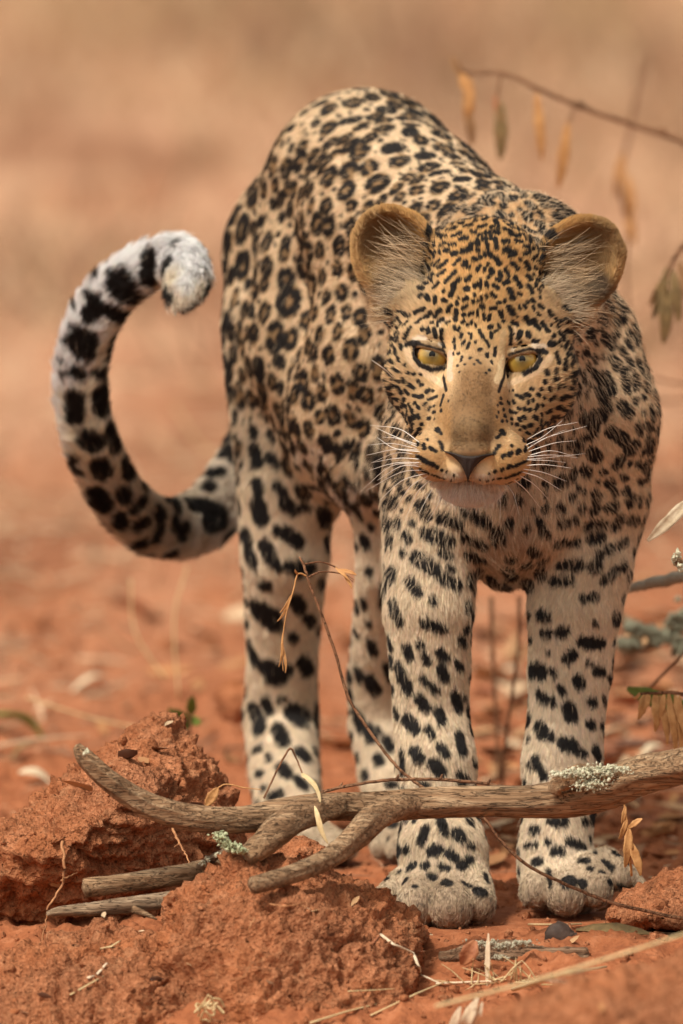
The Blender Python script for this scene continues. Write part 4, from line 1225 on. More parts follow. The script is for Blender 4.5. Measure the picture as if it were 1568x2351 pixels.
# whiskers: each one a part
m_wh = NT('whisker'); m_wh.b.inputs['Base Color'].default_value = (.80, .77, .72, 1); m_wh.set(Roughness=.35)
def whisk(u0, v0, um, vm, u1, v1, Y1=-.02, r=.00028, mat=None):
    h = hit2(u0, v0)
    if h is None: return
    a = h
    c = P(u1, v1, Y1)
    b = P(um, vm, (a[1] + Y1) / 2 - .008)
    p_, r_ = catmull([a, b, c], [r, r * .8, r * .3], 7)
    v, f = tube(p_, r_, 5)
    w = mesh_obj('whisker', v, f, m_wh.m)
    rebase(leopard, w)
WL = [(965, 1015, 912, 985, 848, 975), (960, 1020, 905, 1000, 860, 985), (958, 1030, 900, 1018, 845, 1022), (960, 1036, 905, 1030, 842, 1045),
      (962, 1044, 912, 1042, 855, 1060), (962, 1052, 915, 1053, 850, 1062), (965, 1060, 905, 1062, 848, 1080), (968, 1066, 900, 1072, 830, 1125),
      (972, 1076, 915, 1085, 842, 1128), (980, 1084, 925, 1105, 870, 1150), (985, 1090, 945, 1120, 905, 1180), (990, 1098, 960, 1130, 925, 1200),
      (960, 1040, 908, 1028, 868, 1004), (966, 1070, 920, 1075, 862, 1098), (958, 1026, 915, 1008, 878, 1000), (1000, 1108, 985, 1140, 960, 1175), (1020, 1110, 1010, 1150, 985, 1195)]
WR = [(1205, 1015, 1260, 985, 1330, 968), (1210, 1025, 1265, 1000, 1350, 975), (1210, 1035, 1270, 1018, 1325, 1010), (1212, 1044, 1268, 1035, 1320, 1050),
      (1210, 1050, 1265, 1046, 1330, 1052), (1208, 1058, 1260, 1050, 1345, 1042), (1205, 1066, 1255, 1064, 1315, 1075), (1200, 1075, 1250, 1085, 1302, 1105),
      (1195, 1082, 1240, 1095, 1290, 1125), (1190, 1090, 1225, 1110, 1262, 1150), (1180, 1098, 1210, 1125, 1240, 1165), (1208, 1030, 1250, 1008, 1300, 984),
      (1160, 1110, 1180, 1140, 1192, 1180), (1208, 1054, 1258, 1058, 1300, 1062), (1205, 1020, 1248, 1000, 1290, 965), (1140, 1115, 1150, 1150, 1152, 1190)]
for w_ in WL + WR:
    j = rng.normal(0, 2, 6)
    whisk(*(np.array(w_) + j), Y1=float(rng.uniform(-.045, -.005)), r=float(rng.uniform(.00028, .00044)))
whisk(905, 868, 880, 845, 853, 826, Y1=-.02, r=.0005)
whisk(1120, 700, 1100, 650, 1075, 610, Y1=-.04, r=.0001) if False else None
# ------------------------------------------------------------------ the ground
def soil_mat(name, lo, mid, hi, gscale=1.0):
    m = NT(name)
    n1 = m.noise(7 * gscale, 6, .6)
    n2 = m.noise(55 * gscale, 5, .65)
    n3 = m.noise(420 * gscale, 3, .6)
    c = m.ramp(n2, [(.25, lo), (.5, mid), (.78, hi)])
    c = m.mix(m.ramp(n1, [(.35, (0, 0, 0)), (.65, (1, 1, 1))]), c, m.ramp(n3, [(.3, lo), (.7, hi)]))
    return m, c, n2, n3

m_clod, cc, a2, a3 = soil_mat('red_soil', (.20, .064, .026), (.43, .155, .064), (.64, .29, .15))
damp = m_clod.noise(16, 5, .7)
cc = m_clod.mix(m_clod.ramp(damp, [(.42, (0, 0, 0)), (.58, (.32, .32, .32))]), cc, (.19, .065, .028))
dry = m_clod.noise(33, 6, .75)
cc = m_clod.mix(m_clod.ramp(dry, [(.56, (0, 0, 0)), (.72, (.6, .6, .6))]), cc, (.62, .32, .17))
m_clod.l(cc, m_clod.b.inputs['Base Color'])
m_clod.set(Roughness=.95)
m_clod.b.inputs['Specular IOR Level'].default_value = .15
vor = m_clod.n('ShaderNodeTexVoronoi'); vor.inputs['Scale'].default_value = 260; m_clod.l(m_clod.obj(), vor.inputs['Vector'])
bn = m_clod.bump(a2, .9, .010)
bn = m_clod.bump(vor.outputs['Distance'], .8, .0028, bn)
bn = m_clod.bump(a3, .9, .0022, bn)
m_clod.l(bn, m_clod.b.inputs['Normal'])

m_gr = NT('ground_soil')
oc = m_gr.obj()
sp_ = m_gr.n('ShaderNodeSeparateXYZ'); m_gr.l(oc, sp_.inputs[0])
def mapr(m, v, a, b, c=0.0, d=1.0):
    x = m.n('ShaderNodeMapRange'); m.l(v, x.inputs[0])
    for i, k in enumerate((a, b, c, d)): x.inputs[i + 1].default_value = k
    return x.outputs[0]
big = m_gr.noise(.9, 5, .6)
big2 = m_gr.noise(1.0, 5, .62, m_gr.scaled(3.0, .42, 1.0))
fine = m_gr.noise(60, 5, .65)
fine3 = m_gr.noise(400, 3, .6)
red = m_gr.ramp(fine, [(.25, (.20, .066, .03)), (.5, (.34, .12, .052)), (.78, (.48, .20, .10))])
tanc = m_gr.ramp(big2, [(.28, (.13, .065, .035)), (.42, (.34, .175, .10)), (.56, (.60, .36, .23)), (.72, (.40, .24, .13))])
redfar = m_gr.ramp(big2, [(.28, (.12, .05, .028)), (.46, (.38, .17, .09)), (.64, (.56, .33, .21))])
far1 = mapr(m_gr, sp_.outputs[1], 1.2, 4.5)
far2v = m_gr.n('ShaderNodeMath', operation='ADD'); m_gr.l(sp_.outputs[1], far2v.inputs[0])
m_gr.l(mapr(m_gr, big, .3, .7, -5.0, 5.0), far2v.inputs[1])
far2 = mapr(m_gr, far2v.outputs[0], 4.0, 12.0)
c = m_gr.mix(far1, red, redfar)
c = m_gr.mix(far2, c, tanc)
m_gr.l(c, m_gr.b.inputs['Base Color'])
m_gr.set(Roughness=.95)
m_gr.b.inputs['Specular IOR Level'].default_value = .15
bn = m_gr.bump(fine, .6, .005)
vor = m_gr.n('ShaderNodeTexVoronoi'); vor.inputs['Scale'].default_value = 220; m_gr.l(oc, vor.inputs['Vector'])
bn = m_gr.bump(vor.outputs['Distance'], .5, .002, bn)
bn = m_gr.bump(fine3, .5, .001, bn)
m_gr.l(bn, m_gr.b.inputs['Normal'])

def ground_z(x, y):
    p = np.stack([x, y, np.zeros_like(x)], 1)
    z = .012 * fbm(p, 5, 4, .5, 3) + .006 * fbm(p, 28, 3, .55, 4, ridged=True) + .0022 * fbm(p, 130, 2, .5, 5)
    # trodden flat round the feet
    flat = np.ones_like(x)
    for fx, fy, r in FEET:
        d = np.sqrt((x - fx) ** 2 + (y - fy) ** 2)
        flat = np.minimum(flat, sstep(r * .8, r * 2.2, d))
    z = z * flat + .001
    near = sstep(-.15, -.6, y)
    z = z + near * .020 * fbm(p, 9, 3, .5, 8) - .13 * np.clip(-y - .10, 0, 2.2)
    fr = sstep(3.0, 30.0, y)
    z = z + fr * .05 * fbm(p, .5, 3, .5, 12)
    return z
FEET = [(P(1020, 2070, .06)[0], .06, .055), (P(1310, 2050, .11)[0], .11, .06), (P(720, 1950, .48)[0], .48, .05), (P(920, 1940, .46)[0], .46, .04)]
gx_ = np.concatenate([-np.geomspace(400, .52, 46), np.arange(-.5, .5, .0032), np.geomspace(.52, 400, 46)])
gy_ = np.concatenate([np.array([-60, -30, -12, -6, -3, -1.8, -1.3, -1.1]), np.arange(-1.0, 1.0, .0036), np.arange(1.0, 3.0, .012), np.geomspace(3.02, 900, 110)])
GX, GY = np.meshgrid(gx_, gy_, indexing='ij')
gz = ground_z(GX.ravel(), GY.ravel())
gv = np.stack([GX.ravel(), GY.ravel(), gz], 1)
nxg, nyg = len(gx_), len(gy_)
ii = np.arange(nxg * nyg).reshape(nxg, nyg)
gf = np.stack([ii[:-1, :-1].ravel(), ii[1:, :-1].ravel(), ii[1:, 1:].ravel(), ii[:-1, 1:].ravel()], 1)
ground = tag(mesh_obj('ground', gv, gf, m_gr.m), kind='structure')

# ------------------------------------------------------------------ clods of dug red soil
def worley(p, freq, seed=0):
    q = p * freq + 50 + seed
    i = np.floor(q).astype(int); best = np.full(len(p), 9.0)
    for dx in (-1, 0, 1):
        for dy in (-1, 0, 1):
            for dz in (-1, 0, 1):
                c = i + (dx, dy, dz)
                a, b, d = (c[:, 0] & 31), (c[:, 1] & 31), (c[:, 2] & 31)
                off = np.stack([_tab[a, b, d], _tab[b, d, a], _tab[d, a, b]], 1)
                best = np.minimum(best, np.linalg.norm(c + off - q, axis=1))
    return best

def hull_mesh(pts, vox, seed, rough=.006, smooth=4):
    bm = bmesh.new()
    for p in pts: bm.verts.new(p)
    r = bmesh.ops.convex_hull(bm, input=bm.verts)
    bmesh.ops.delete(bm, geom=[g for g in set(r['geom_interior'] + r['geom_unused']) if isinstance(g, bmesh.types.BMVert)], context='VERTS')
    me = bpy.data.meshes.new('tmp'); bm.to_mesh(me); bm.free()
    o = bpy.data.objects.new('tmp', me); C.objects.link(o)
    md = o.modifiers.new('r', 'REMESH'); md.mode = 'VOXEL'; md.voxel_size = vox
    sm = o.modifiers.new('s', 'SMOOTH'); sm.iterations = smooth; sm.factor = .8
    dg = bpy.context.evaluated_depsgraph_get()
    ev = o.evaluated_get(dg); m2 = ev.to_mesh()
    n = len(m2.vertices)
    v = np.empty(n * 3); m2.vertices.foreach_get('co', v); v = v.reshape(-1, 3)
    nn = np.empty(n * 3); m2.vertices.foreach_get('normal', nn); nn = nn.reshape(-1, 3)
    f = np.array([tuple(p.vertices) for p in m2.polygons], dtype=int)
    ev.to_mesh_clear()
    bpy.data.objects.remove(o); bpy.data.meshes.remove(me)
    big = fbm(v, 14, 3, .55, seed)
    warp = v + np.stack([fbm(v, 40, 2, .5, seed + k) for k in (1, 2, 3)], 1) * .006
    w1 = worley(warp, 38, seed); w2 = worley(warp, 110, seed + 3)
    crumb = sstep(-.35, .35, fbm(v, 22, 2, .5, seed + 9))
    strat = fbm(v * (1, 1, 2.2), 30, 4, .6, seed + 5, ridged=True)
    crack = 1 - sstep(0, .16, np.abs(fbm(v, 16, 3, .5, seed + 21)))
    d = rough * (1.0 * big + .95 * strat) - rough * .7 * (w1 - .45) * crumb - rough * .35 * (w2 - .45) * crumb + rough * .50 * fbm(v, 150, 3, .65, seed + 11, ridged=True) - rough * 1.5 * crack
    return v + nn * d[:, None], f

import bmesh
def clod(pts, label, seed, vox=.0032, rough=.006, smooth=4):
    w = [P(*p) for p in pts]
    v, f = hull_mesh(w, vox, seed, rough, smooth)
    c = v.mean(0); c[2] = 0
    o = mesh_obj('soil_clod', v - c, f, m_clod.m)
    o.location = c
    return tag(o, label, 'soil clod', 'clods of dug red soil')

CL = []
CL.append(clod([(385, 1652, .12), (345, 1668, .10), (440, 1720, .10), (510, 1805, .10), (300, 1838, -.05), (120, 1930, -.07), (150, 1850, .1), (0, 1960, -.03),
                (-140, 2000, .0), (530, 1900, .06), (-140, 2130, .0), (430, 2110, .02), (200, 2120, .0), (560, 2060, .2), (-140, 2150, .35), (400, 2040, .35), (390, 1700, .2)],
               'large peaked red soil clod behind the bare curled end of the fallen branch', 1, .0028, .0052, 1))
CL.append(clod([(388, 2105, -.24), (402, 2058, -.225), (450, 2012, -.215), (527, 1964, -.205), (600, 1985, -.20), (640, 2000, -.19), (760, 2025, -.17), (850, 2062, -.16), (925, 2112, -.14), (955, 2145, -.12),
                (350, 2310, -.32), (620, 2440, -.40), (900, 2330, -.32), (950, 2220, -.22), (500, 2180, -0.02), (850, 2180, -0.02), (540, 2075, -.27), (760, 2110, -.27), (400, 2160, -.29), (900, 2190, -.26)],
               'broad crumbly soil mound before the leopard under the forks of the fallen branch', 5, .0028, .0058, 1))
CL.append(clod([(-120, 2225, -.25), (60, 2195, -.22), (150, 2152, -.20), (250, 2120, -.19), (345, 2142, -.21), (410, 2215, -.26), (430, 2480, -.38), (-120, 2520, -.42), (200, 2520, -.44),
                (-120, 2290, -.12), (350, 2260, -.12), (110, 2225, -.30), (320, 2265, -.32), (10, 2330, -.34)],
               'low rough soil clod filling the bottom left corner', 9, .0028, .0062, 1))
CL.append(clod([(620, 1948, .02), (690, 1930, .02), (735, 1950, .0), (745, 2000, -.02), (600, 2010, -.04), (610, 2060, .0), (760, 2060, .0), (700, 2060, .1)],
               'small smooth red clod seen in the fork of the fallen branch', 13, .0026, .0030, 3))
CL.append(clod([(1415, 2075, .02), (1455, 2042, .0), (1520, 2012, .0), (1640, 1995, .0), (1640, 2120, -.08), (1400, 2110, -.03), (1430, 2110, .1), (1640, 2110, .15), (1500, 2110, -.08)],
               'dark red clod at the right edge beside the far fore paw', 17, .0030, .0040, 3))
CL.append(clod([(1020, 2400, -.95), (1200, 2315, -.9), (1340, 2262, -.88), (1500, 2215, -.86), (1700, 2180, -.86), (1700, 2560, -1.1), (1000, 2560, -1.1), (1000, 2480, -.7), (1700, 2450, -.6)],
               'blurred soil bank closest to the camera in the bottom right corner', 21, .0040, .0060, 4))
CL.append(clod([(850, 2108, -.10), (900, 2100, -.08), (960, 2128, -.08), (975, 2160, -.12), (850, 2170, -.15), (960, 2170, 0.0), (860, 2165, 0)],
               'small crumbling clod tucked against the near fore paw', 25, .0026, .0034, 3))
CL.append(clod([(500, 1575, 1.15), (560, 1570, 1.15), (575, 1600, 1.1), (560, 1640, 1.1), (495, 1640, 1.15), (540, 1640, 1.3)],
               'blurred dark lump of earth behind the tall near hind leg', 29, .0040, .0040, 3))

# roots showing in the faces of the clods
m_root = NT('root'); m_root.b.inputs['Base Color'].default_value = (.42, .19, .08, 1); m_root.set(Roughness=.8)
m_root.l(m_root.ramp(m_root.noise(200, 3), [(.3, (.26, .10, .04)), (.7, (.55, .27, .12))]), m_root.b.inputs['Base Color'])
def root_line(par, pts, r, name='root'):
    P3 = [P(*p) for p in pts]
    p_, r_ = catmull(P3, np.linspace(r, r * .4, len(P3)) * PX, 6)
    p_ += rng.normal(0, r * PX * .35, p_.shape)
    v, f = tube(p_, r_, 5)
    o = mesh_obj(name, v, f, m_root.m)
    o.parent = par
    o.matrix_parent_inverse = Matrix.Translation(par.location).inverted()
root_line(CL[0], [(142, 1930, -.14), (148, 1985, -.15), (140, 2035, -.15), (112, 2080, -.16), (105, 2120, -.16), (92, 2175, -.17)], 4.0)
root_line(CL[0], [(140, 2020, -.15), (162, 2010, -.14), (178, 2002, -.13)], 2.4)
root_line(CL[0], [(395, 1900, -.05), (412, 1935, -.08), (428, 1965, -.10), (436, 1985, -.11)], 3.4)
root_line(CL[0], [(412, 1935, -.08), (398, 1945, -.08)], 2.0)
root_line(CL[1], [(585, 2108, -.36), (575, 2125, -.37), (570, 2138, -.37)], 2.6)
root_line(CL[1], [(620, 2075, -.33), (660, 2080, -.34), (700, 2070, -.33), (703, 2080, -.34), (690, 2078, -.34)], 1.8)
root_line(CL[1], [(530, 2250, -.44), (560, 2240, -.44), (575, 2215, -.43), (600, 2205, -.43), (618, 2190, -.42)], 1.8)

def scatter_z(x, y):
    """height of ground or clod surface at x, y"""
    return None
dgs = bpy.context.evaluated_depsgraph_get()
dgs.update()
_tv = [gv]; _tf = [gf]; off = len(gv)
for o in CL:
    n = len(o.data.vertices); v = np.empty(n * 3); o.data.vertices.foreach_get('co', v)
    v = v.reshape(-1, 3) + np.array(o.location)
    f = np.array([tuple(p.vertices) for p in o.data.polygons]) + off
    _tv.append(v); _tf.append(f); off += n
_sel = (gx_[0], )
allv = np.concatenate(_tv)
allf = np.concatenate(_tf)
tb = BVHTree.FromPolygons(allv.tolist(), allf.tolist(), all_triangles=False)
def drop(x, y):
    r = tb.ray_cast(Vector((float(x), float(y), 3.0)), Vector((0, 0, -1)))
    return (r[0].z, np.array(r[1])) if r[0] is not None else (0.0, np.array((0, 0, 1.0)))
def seen(u, v):
    """ground or clod point towards u, v"""
    d = P(u, v, 0.0) - CAM; d /= np.linalg.norm(d)
    r = tb.ray_cast(Vector(CAM), Vector(d))
    return np.array(r[0]), np.array(r[1])

# crumbs of soil: nobody could count them
def ico():
    bm = bmesh.new(); bmesh.ops.create_icosphere(bm, subdivisions=1, radius=1.0)
    v = np.array([tuple(x.co) for x in bm.verts]); f = np.array([[q.index for q in p.verts] for p in bm.faces]); bm.free()
    return v, f
iv, ifc = ico()
cv, cf = [], []
n = 6500
r2_ = np.random.default_rng(5)
for k in range(n):
    if k < 4900:
        x = r2_.uniform(-.45, .45); y = r2_.uniform(-.85, .9)
    else:
        x = r2_.uniform(-1.2, 1.2); y = r2_.uniform(.9, 5)
    z, nn_ = drop(x, y)
    s_ = min(.0009 + r2_.exponential(.0012), .009) * (1 if y < .9 else 1.6)
    w = iv * (s_ * r2_.uniform(.5, 1.3, 3)) * (1 + r2_.uniform(-.42, .42, (len(iv), 1)))
    cv.append(w + (x, y, z + s_ * .25)); cf.append(ifc + k * len(iv))
crumbs = tag(mesh_obj('soil_crumbs', np.concatenate(cv), np.concatenate(cf), m_clod.m, smooth=False), 'loose crumbs of red soil strewn over the ground', 'soil crumbs', kind='stuff')
# ------------------------------------------------------------------ wood
def wood_mat(name, lo, mid, hi, ax=(9, 200, 200)):
    m = NT(name)
    co = m.scaled(*ax)
    n1 = m.noise(1.0, 6, .65, co, .6)
    n2 = m.noise(30, 4, .6)
    n3 = m.noise(3.0, 4, .7, co)
    c = m.ramp(n1, [(.28, lo), (.48, mid), (.75, hi)])
    c = m.mix(m.ramp(n2, [(.35, (0, 0, 0)), (.75, (.7, .7, .7))]), c, lo)
    n4 = m.noise(1.9, 3, .5, co, 1.2)
    c = m.mix(m.ramp(n4, [(.485, (0, 0, 0)), (.5, (.6, .6, .6)), (.51, (0, 0, 0))]), c, (.05, .028, .017))
    ck = m.ramp(n4, [(.47, (1, 1, 1)), (.5, (0, 0, 0)), (.53, (1, 1, 1))])
    m.l(c, m.b.inputs['Base Color'])
    m.set(Roughness=.85)
    m.b.inputs['Specular IOR Level'].default_value = .25
    b = m.bump(n1, .9, .0022)
    b = m.bump(n3, .8, .0012, b)
    b = m.bump(ck, 1.0, .0025, b)
    m.l(b, m.b.inputs['Normal'])
    return m.m
m_wood = wood_mat('weathered_wood', (.13, .07, .036), (.38, .235, .13), (.68, .50, .32))
m_pale = wood_mat('pale_wood', (.16, .10, .06), (.36, .25, .16), (.58, .46, .33))
m_log = wood_mat('ground_log', (.12, .06, .035), (.28, .17, .10), (.42, .30, .20))
m_twig = wood_mat('twig_bark', (.16, .07, .035), (.30, .15, .08), (.44, .26, .15), (60, 200, 60))

def limb(name, pts, mat, par, seg=28, sub=12, wob=.12, seed=0, ridg=.07, cap_=True):
    P3 = [P(p[0], p[1], p[2]) for p in pts]
    R3 = [p[3] * pxs(p[2]) for p in pts]
    p_, r_ = catmull(P3, R3, sub)
    v, f = tube(p_, r_, seg, cap_)
    # lengthwise ridges, swellings and cracks
    m = len(p_)
    an = np.tile(np.arange(seg), m); ln = np.repeat(np.arange(m), seg)
    nring = m * seg
    cen = np.repeat(p_, seg, 0); d = v[:nring] - cen
    q = np.stack([np.cos(an / seg * 6.283) * 1.6, np.sin(an / seg * 6.283) * 1.6, ln / m * 3.0 + seed], 1)
    g = wob * fbm(q, 1.0, 3, .5, seed) + ridg * fbm(q * (3, 3, .8), 1.3, 3, .6, seed + 4, ridged=True)
    v[:nring] = cen + d * (1 + g)[:, None]
    o = mesh_obj(name, v, f, mat)
    if par is not None: rebase(par, o)
    return o

br = empty('fallen_branch', tuple(P(900, 1850, -.15) * (1, 1, 0)), 'long grey brown forked dead branch lying across the legs, with pale lichen', 'branch')
limb('limb', [(176, 1712, -.20, 10), (196, 1738, -.20, 20), (250, 1790, -.20, 23), (320, 1838, -.195, 26), (400, 1868, -.19, 27), (480, 1880, -.185, 27), (560, 1880, -.18, 28),
              (640, 1866, -.175, 31), (720, 1852, -.17, 28), (800, 1850, -.165, 28), (880, 1850, -.16, 30), (1000, 1842, -.155, 31), (1120, 1838, -.15, 31), (1220, 1840, -.15, 32),
              (1310, 1830, -.15, 39), (1400, 1806, -.155, 42), (1470, 1780, -.16, 38), (1560, 1760, -.17, 35), (1680, 1735, -.19, 37), (1850, 1700, -.2, 37)], m_wood, br, 44, 14, .12, 1, .09)
limb('fork', [(790, 1846, -.172, 20), (730, 1856, -.178, 33), (680, 1874, -.19, 35), (636, 1908, -.20, 33), (596, 1945, -.205, 29), (562, 1968, -.21, 24)], m_wood, br, 28, 10, .12, 3)
limb('fork', [(960, 1846, -.160, 20), (905, 1856, -.172, 31), (858, 1876, -.185, 33), (812, 1922, -.20, 29), (760, 1965, -.225, 25), (700, 1995, -.25, 22), (640, 2016, -.27, 20), (580, 2032, -.285, 19)], m_wood, br, 28, 10, .10, 6)
limb('stub', [(575, 1958, -.205, 20), (540, 1955, -.20, 12), (505, 1960, -.18, 8), (462, 1988, -.16, 10)], m_pale, br, 16, 8, .2, 8)
limb('stub', [(520, 1975, -.14, 10), (470, 1990, -.145, 16), (430, 2003, -.15, 21), (340, 2018, -.155, 23), (270, 2028, -.16, 22), (194, 2038, -.165, 21)], m_wood, br, 22, 9, .12, 9, .10)
limb('snag', [(1275, 1822, -.168, 10), (1282, 1800, -.17, 18), (1330, 1780, -.172, 22), (1390, 1776, -.17, 18), (1440, 1772, -.165, 7)], m_wood, br, 18, 8, .25, 11, .12)

# crust lichen: rough clusters of small lobes
def lichen_mat(name, a, b):
    m = NT(name)
    m.l(m.ramp(m.noise(350, 4, .6), [(.3, a), (.7, b)]), m.b.inputs['Base Color'])
    m.set(Roughness=.95)
    m.l(m.bump(m.noise(900, 3, .6), .7, .001), m.b.inputs['Normal'])
    return m.m
m_li = lichen_mat('pale_lichen', (.42, .40, .27), (.74, .73, .56))
m_lg = lichen_mat('green_lichen', (.32, .38, .20), (.60, .62, .42))
def lichen(par, spots, mat, n, s0, seed):
    r = np.random.default_rng(seed); V, Fc = [], []
    k = 0
    for _ in range(n):
        (u0, v0, Y0, ru, rv) = spots[r.integers(len(spots))]
        c = P(u0 + r.normal(0, ru * .5), v0 + r.normal(0, rv * .5), Y0 + r.normal(0, .003))
        s = s0 * PX * r.uniform(.4, 1.2)
        w = iv * (s * r.uniform(.3, 1.5, 3)) * (1 + r.uniform(-.5, .5, (len(iv), 1)))
        V.append(w + c); Fc.append(ifc + k * len(iv)); k += 1
    o = mesh_obj('lichen', np.concatenate(V), np.concatenate(Fc), mat, smooth=True)
    if par is not None: rebase(par, o)
    return o
lichen(br, [(1300, 1778, -.19, 30, 8), (1340, 1775, -.195, 40, 12), (1380, 1772, -.195, 34, 14), (1415, 1768, -.19, 28, 10), (1360, 1800, -.195, 36, 12)], m_li, 1500, 3.6, 3)
lichen(br, [(505, 1920, -.215, 14, 10), (520, 1935, -.218, 14, 10), (535, 1945, -.22, 14, 9), (555, 1952, -.222, 10, 6)], m_lg, 420, 4.2, 4)
lichen(br, [(480, 1972, -.172, 10, 5), (500, 1962, -.185, 8, 4), (467, 1982, -.17, 8, 4)], m_li, 120, 3.2, 6)
lichen(br, [(200, 1728, -.225, 7, 6)], m_li, 18, 4, 7)

st = empty('broken_stick', tuple(P(250, 2080, -.18) * (1, 1, 0)), 'short splintered grey stick poking left out of the front soil mound', 'stick')
limb('shaft', [(108, 2098, -.185, 5), (135, 2092, -.182, 11), (200, 2088, -.18, 14), (262, 2080, -.178, 16), (330, 2072, -.176, 18), (400, 2064, -.17, 19), (450, 2060, -.165, 18)], m_pale, st, 18, 8, .12, 14, .12)
limb('splinter', [(305, 2086, -.185, 9), (335, 2098, -.19, 6), (360, 2110, -.195, 2)], m_wood, st, 10, 5, .1, 15)

# ------------------------------------------------------------------ twigs, leaves, straw
def leaf_mat(name, a, b, tr=.25):
    m = NT(name)
    n_ = m.noise(120, 4, .6)
    m.l(m.ramp(n_, [(.3, a), (.7, b)]), m.b.inputs['Base Color'])
    m.set(Roughness=.7)
    m.l(m.bump(m.noise(260, 3), .5, .0015), m.b.inputs['Normal'])
    return m.m
m_lo = leaf_mat('dry_orange_leaf', (.42, .19, .06), (.66, .36, .14))
m_lb = leaf_mat('dry_brown_leaf', (.20, .10, .045), (.38, .21, .09))
m_lol = leaf_mat('olive_leaf', (.16, .11, .045), (.30, .20, .08))
m_lgreen = leaf_mat('green_leaf', (.10, .17, .025), (.20, .26, .05))
m_lp = leaf_mat('pale_leaf', (.50, .40, .26), (.76, .66, .48))
m_lr = leaf_mat('red_brown_leaf', (.30, .10, .045), (.52, .22, .10))
m_st = leaf_mat('straw', (.50, .36, .17), (.74, .58, .33))
m_stw = leaf_mat('pale_straw', (.66, .50, .33), (.84, .72, .54))

def leaf_mesh(name, a, b, w, mat, par=None, curl=.25, fold=.3, twist=0.0, side=(0, -1, 0), n=9, sag=0.0):
    """a blade from a to b, half width w, folded on its midrib and curled, with thickness"""
    a = np.array(a, float); b = np.array(b, float)
    ax = b - a; L = np.linalg.norm(ax); ax /= L
    nn_ = np.array(side, float); nn_ -= (nn_ @ ax) * ax; nn_ /= np.linalg.norm(nn_) + 1e-9
    sd = np.cross(ax, nn_)
    V = []; th = max(w * .05, .00025)
    cols_ = 5
    for layer in (0, 1):
        for i in range(n + 1):
            t = i / n
            ww = w * (math.sin(math.pi * min(t * .92 + .04, 1)) ** .75)
            ca, sa = math.cos(twist * t), math.sin(twist * t)
            s2, n2 = sd * ca + nn_ * sa, nn_ * ca - sd * sa
            c_ = a + ax * L * t + n2 * curl * L * .5 * math.sin(t * 2.6) - np.array((0, 0, 1)) * sag * L * t * t
            for j in range(cols_):
                s = (j / (cols_ - 1)) * 2 - 1
                e = 1 + .10 * math.sin(i * 2.1 + j * 3 + L * 900)
                V.append(c_ + s2 * s * ww * e + n2 * (abs(s) * fold * ww) + n2 * (-th if layer else th))
    F = []; M = (n + 1) * cols_
    for i in range(n):
        for j in range(cols_ - 1):
            q = i * cols_ + j
            F.append((q, q + 1, q + cols_ + 1, q + cols_))
            F.append((M + q, M + q + cols_, M + q + cols_ + 1, M + q + 1))
        for j in (0, cols_ - 1):
            q = i * cols_ + j
            F.append((q, q + cols_, M + q + cols_, M + q) if j == 0 else (q, M + q, M + q + cols_, q + cols_))
    o = mesh_obj(name, np.array(V), F, mat)
    if par is not None: rebase(par, o)
    return o

def stem(name, pts, mat, par, r=None, sub=8, seg=7, wob=.10):
    P3 = [P(p[0], p[1], p[2]) for p in pts]
    R3 = [(p[3] if len(p) > 3 else r) * pxs(p[2]) for p in pts]
    p_, r_ = catmull(P3, R3, sub)
    jit = np.random.default_rng(int(abs(pts[0][0] * 7 + pts[0][1]))).normal(0, 1, p_.shape) * (r_ * .10)[:, None]
    v, f = tube(p_ + jit, r_, seg)
    o = mesh_obj(name, v, f, mat)
    if par is not None: rebase(par, o)
    return o

def base_of(u, v, Y):
    p = P(u, v, Y); return (p[0], p[1], 0.0)

# slender stalk crossing in front of the legs
w = empty('dry_stalk', base_of(1568, 2100, -.10), 'thin red brown stalk slanting up past the fore leg to a forked dry tip', 'dry stalk')
stem('stem', [(1720, 2125, -.14, 4.5), (1568, 2108, -.13, 4.2), (1480, 2090, -.12, 4.2), (1400, 2070, -.115, 4.2), (1300, 2030, -.11, 4), (1210, 1985, -.105, 4), (1150, 1930, -.10, 3.8), (1110, 1880, -.10, 3.8),
              (1040, 1850, -.10, 3.8), (960, 1800, -.09, 3.8), (905, 1752, -.085, 3.8), (850, 1680, -.08, 3.8), (800, 1600, -.075, 3.6), (770, 1500, -.07, 3.6), (738, 1410, -.07, 3.4), (712, 1345, -.07, 3.4), (698, 1300, -.07, 3.2), (688, 1278, -.07, 2.4)], m_twig, w)
stem('twig', [(706, 1325, -.07, 2.4), (740, 1312, -.06, 2), (790, 1318, -.05, 1.6), (812, 1330, -.05, 1.2)], m_twig, w)
stem('twig', [(695, 1295, -.07, 2.4), (740, 1290, -.06, 2), (780, 1308, -.05, 1.6), (810, 1335, -.05, 1.0)], m_twig, w)
stem('twig', [(704, 1322, -.07, 2.4), (684, 1318, -.075, 2), (672, 1360, -.08, 1.6), (655, 1420, -.08, 1.4), (648, 1490, -.08, 1.2), (650, 1540, -.08, 1.0)], m_lo, w)
for (u0, v0, u1, v1, ww) in ((672, 1362, 640, 1405, 3), (664, 1385, 634, 1425, 3), (650, 1450, 636, 1530, 3), (650, 1480, 652, 1545, 3.5), (780, 1306, 818, 1322, 5), (790, 1318, 806, 1352, 4), (770, 1302, 800, 1334, 4), (684, 1318, 678, 1306, 3)):
    leaf_mesh('leaf', P(u0, v0, -.075), P(u1, v1, -.08), ww * PX, m_lo, w, twist=.8)
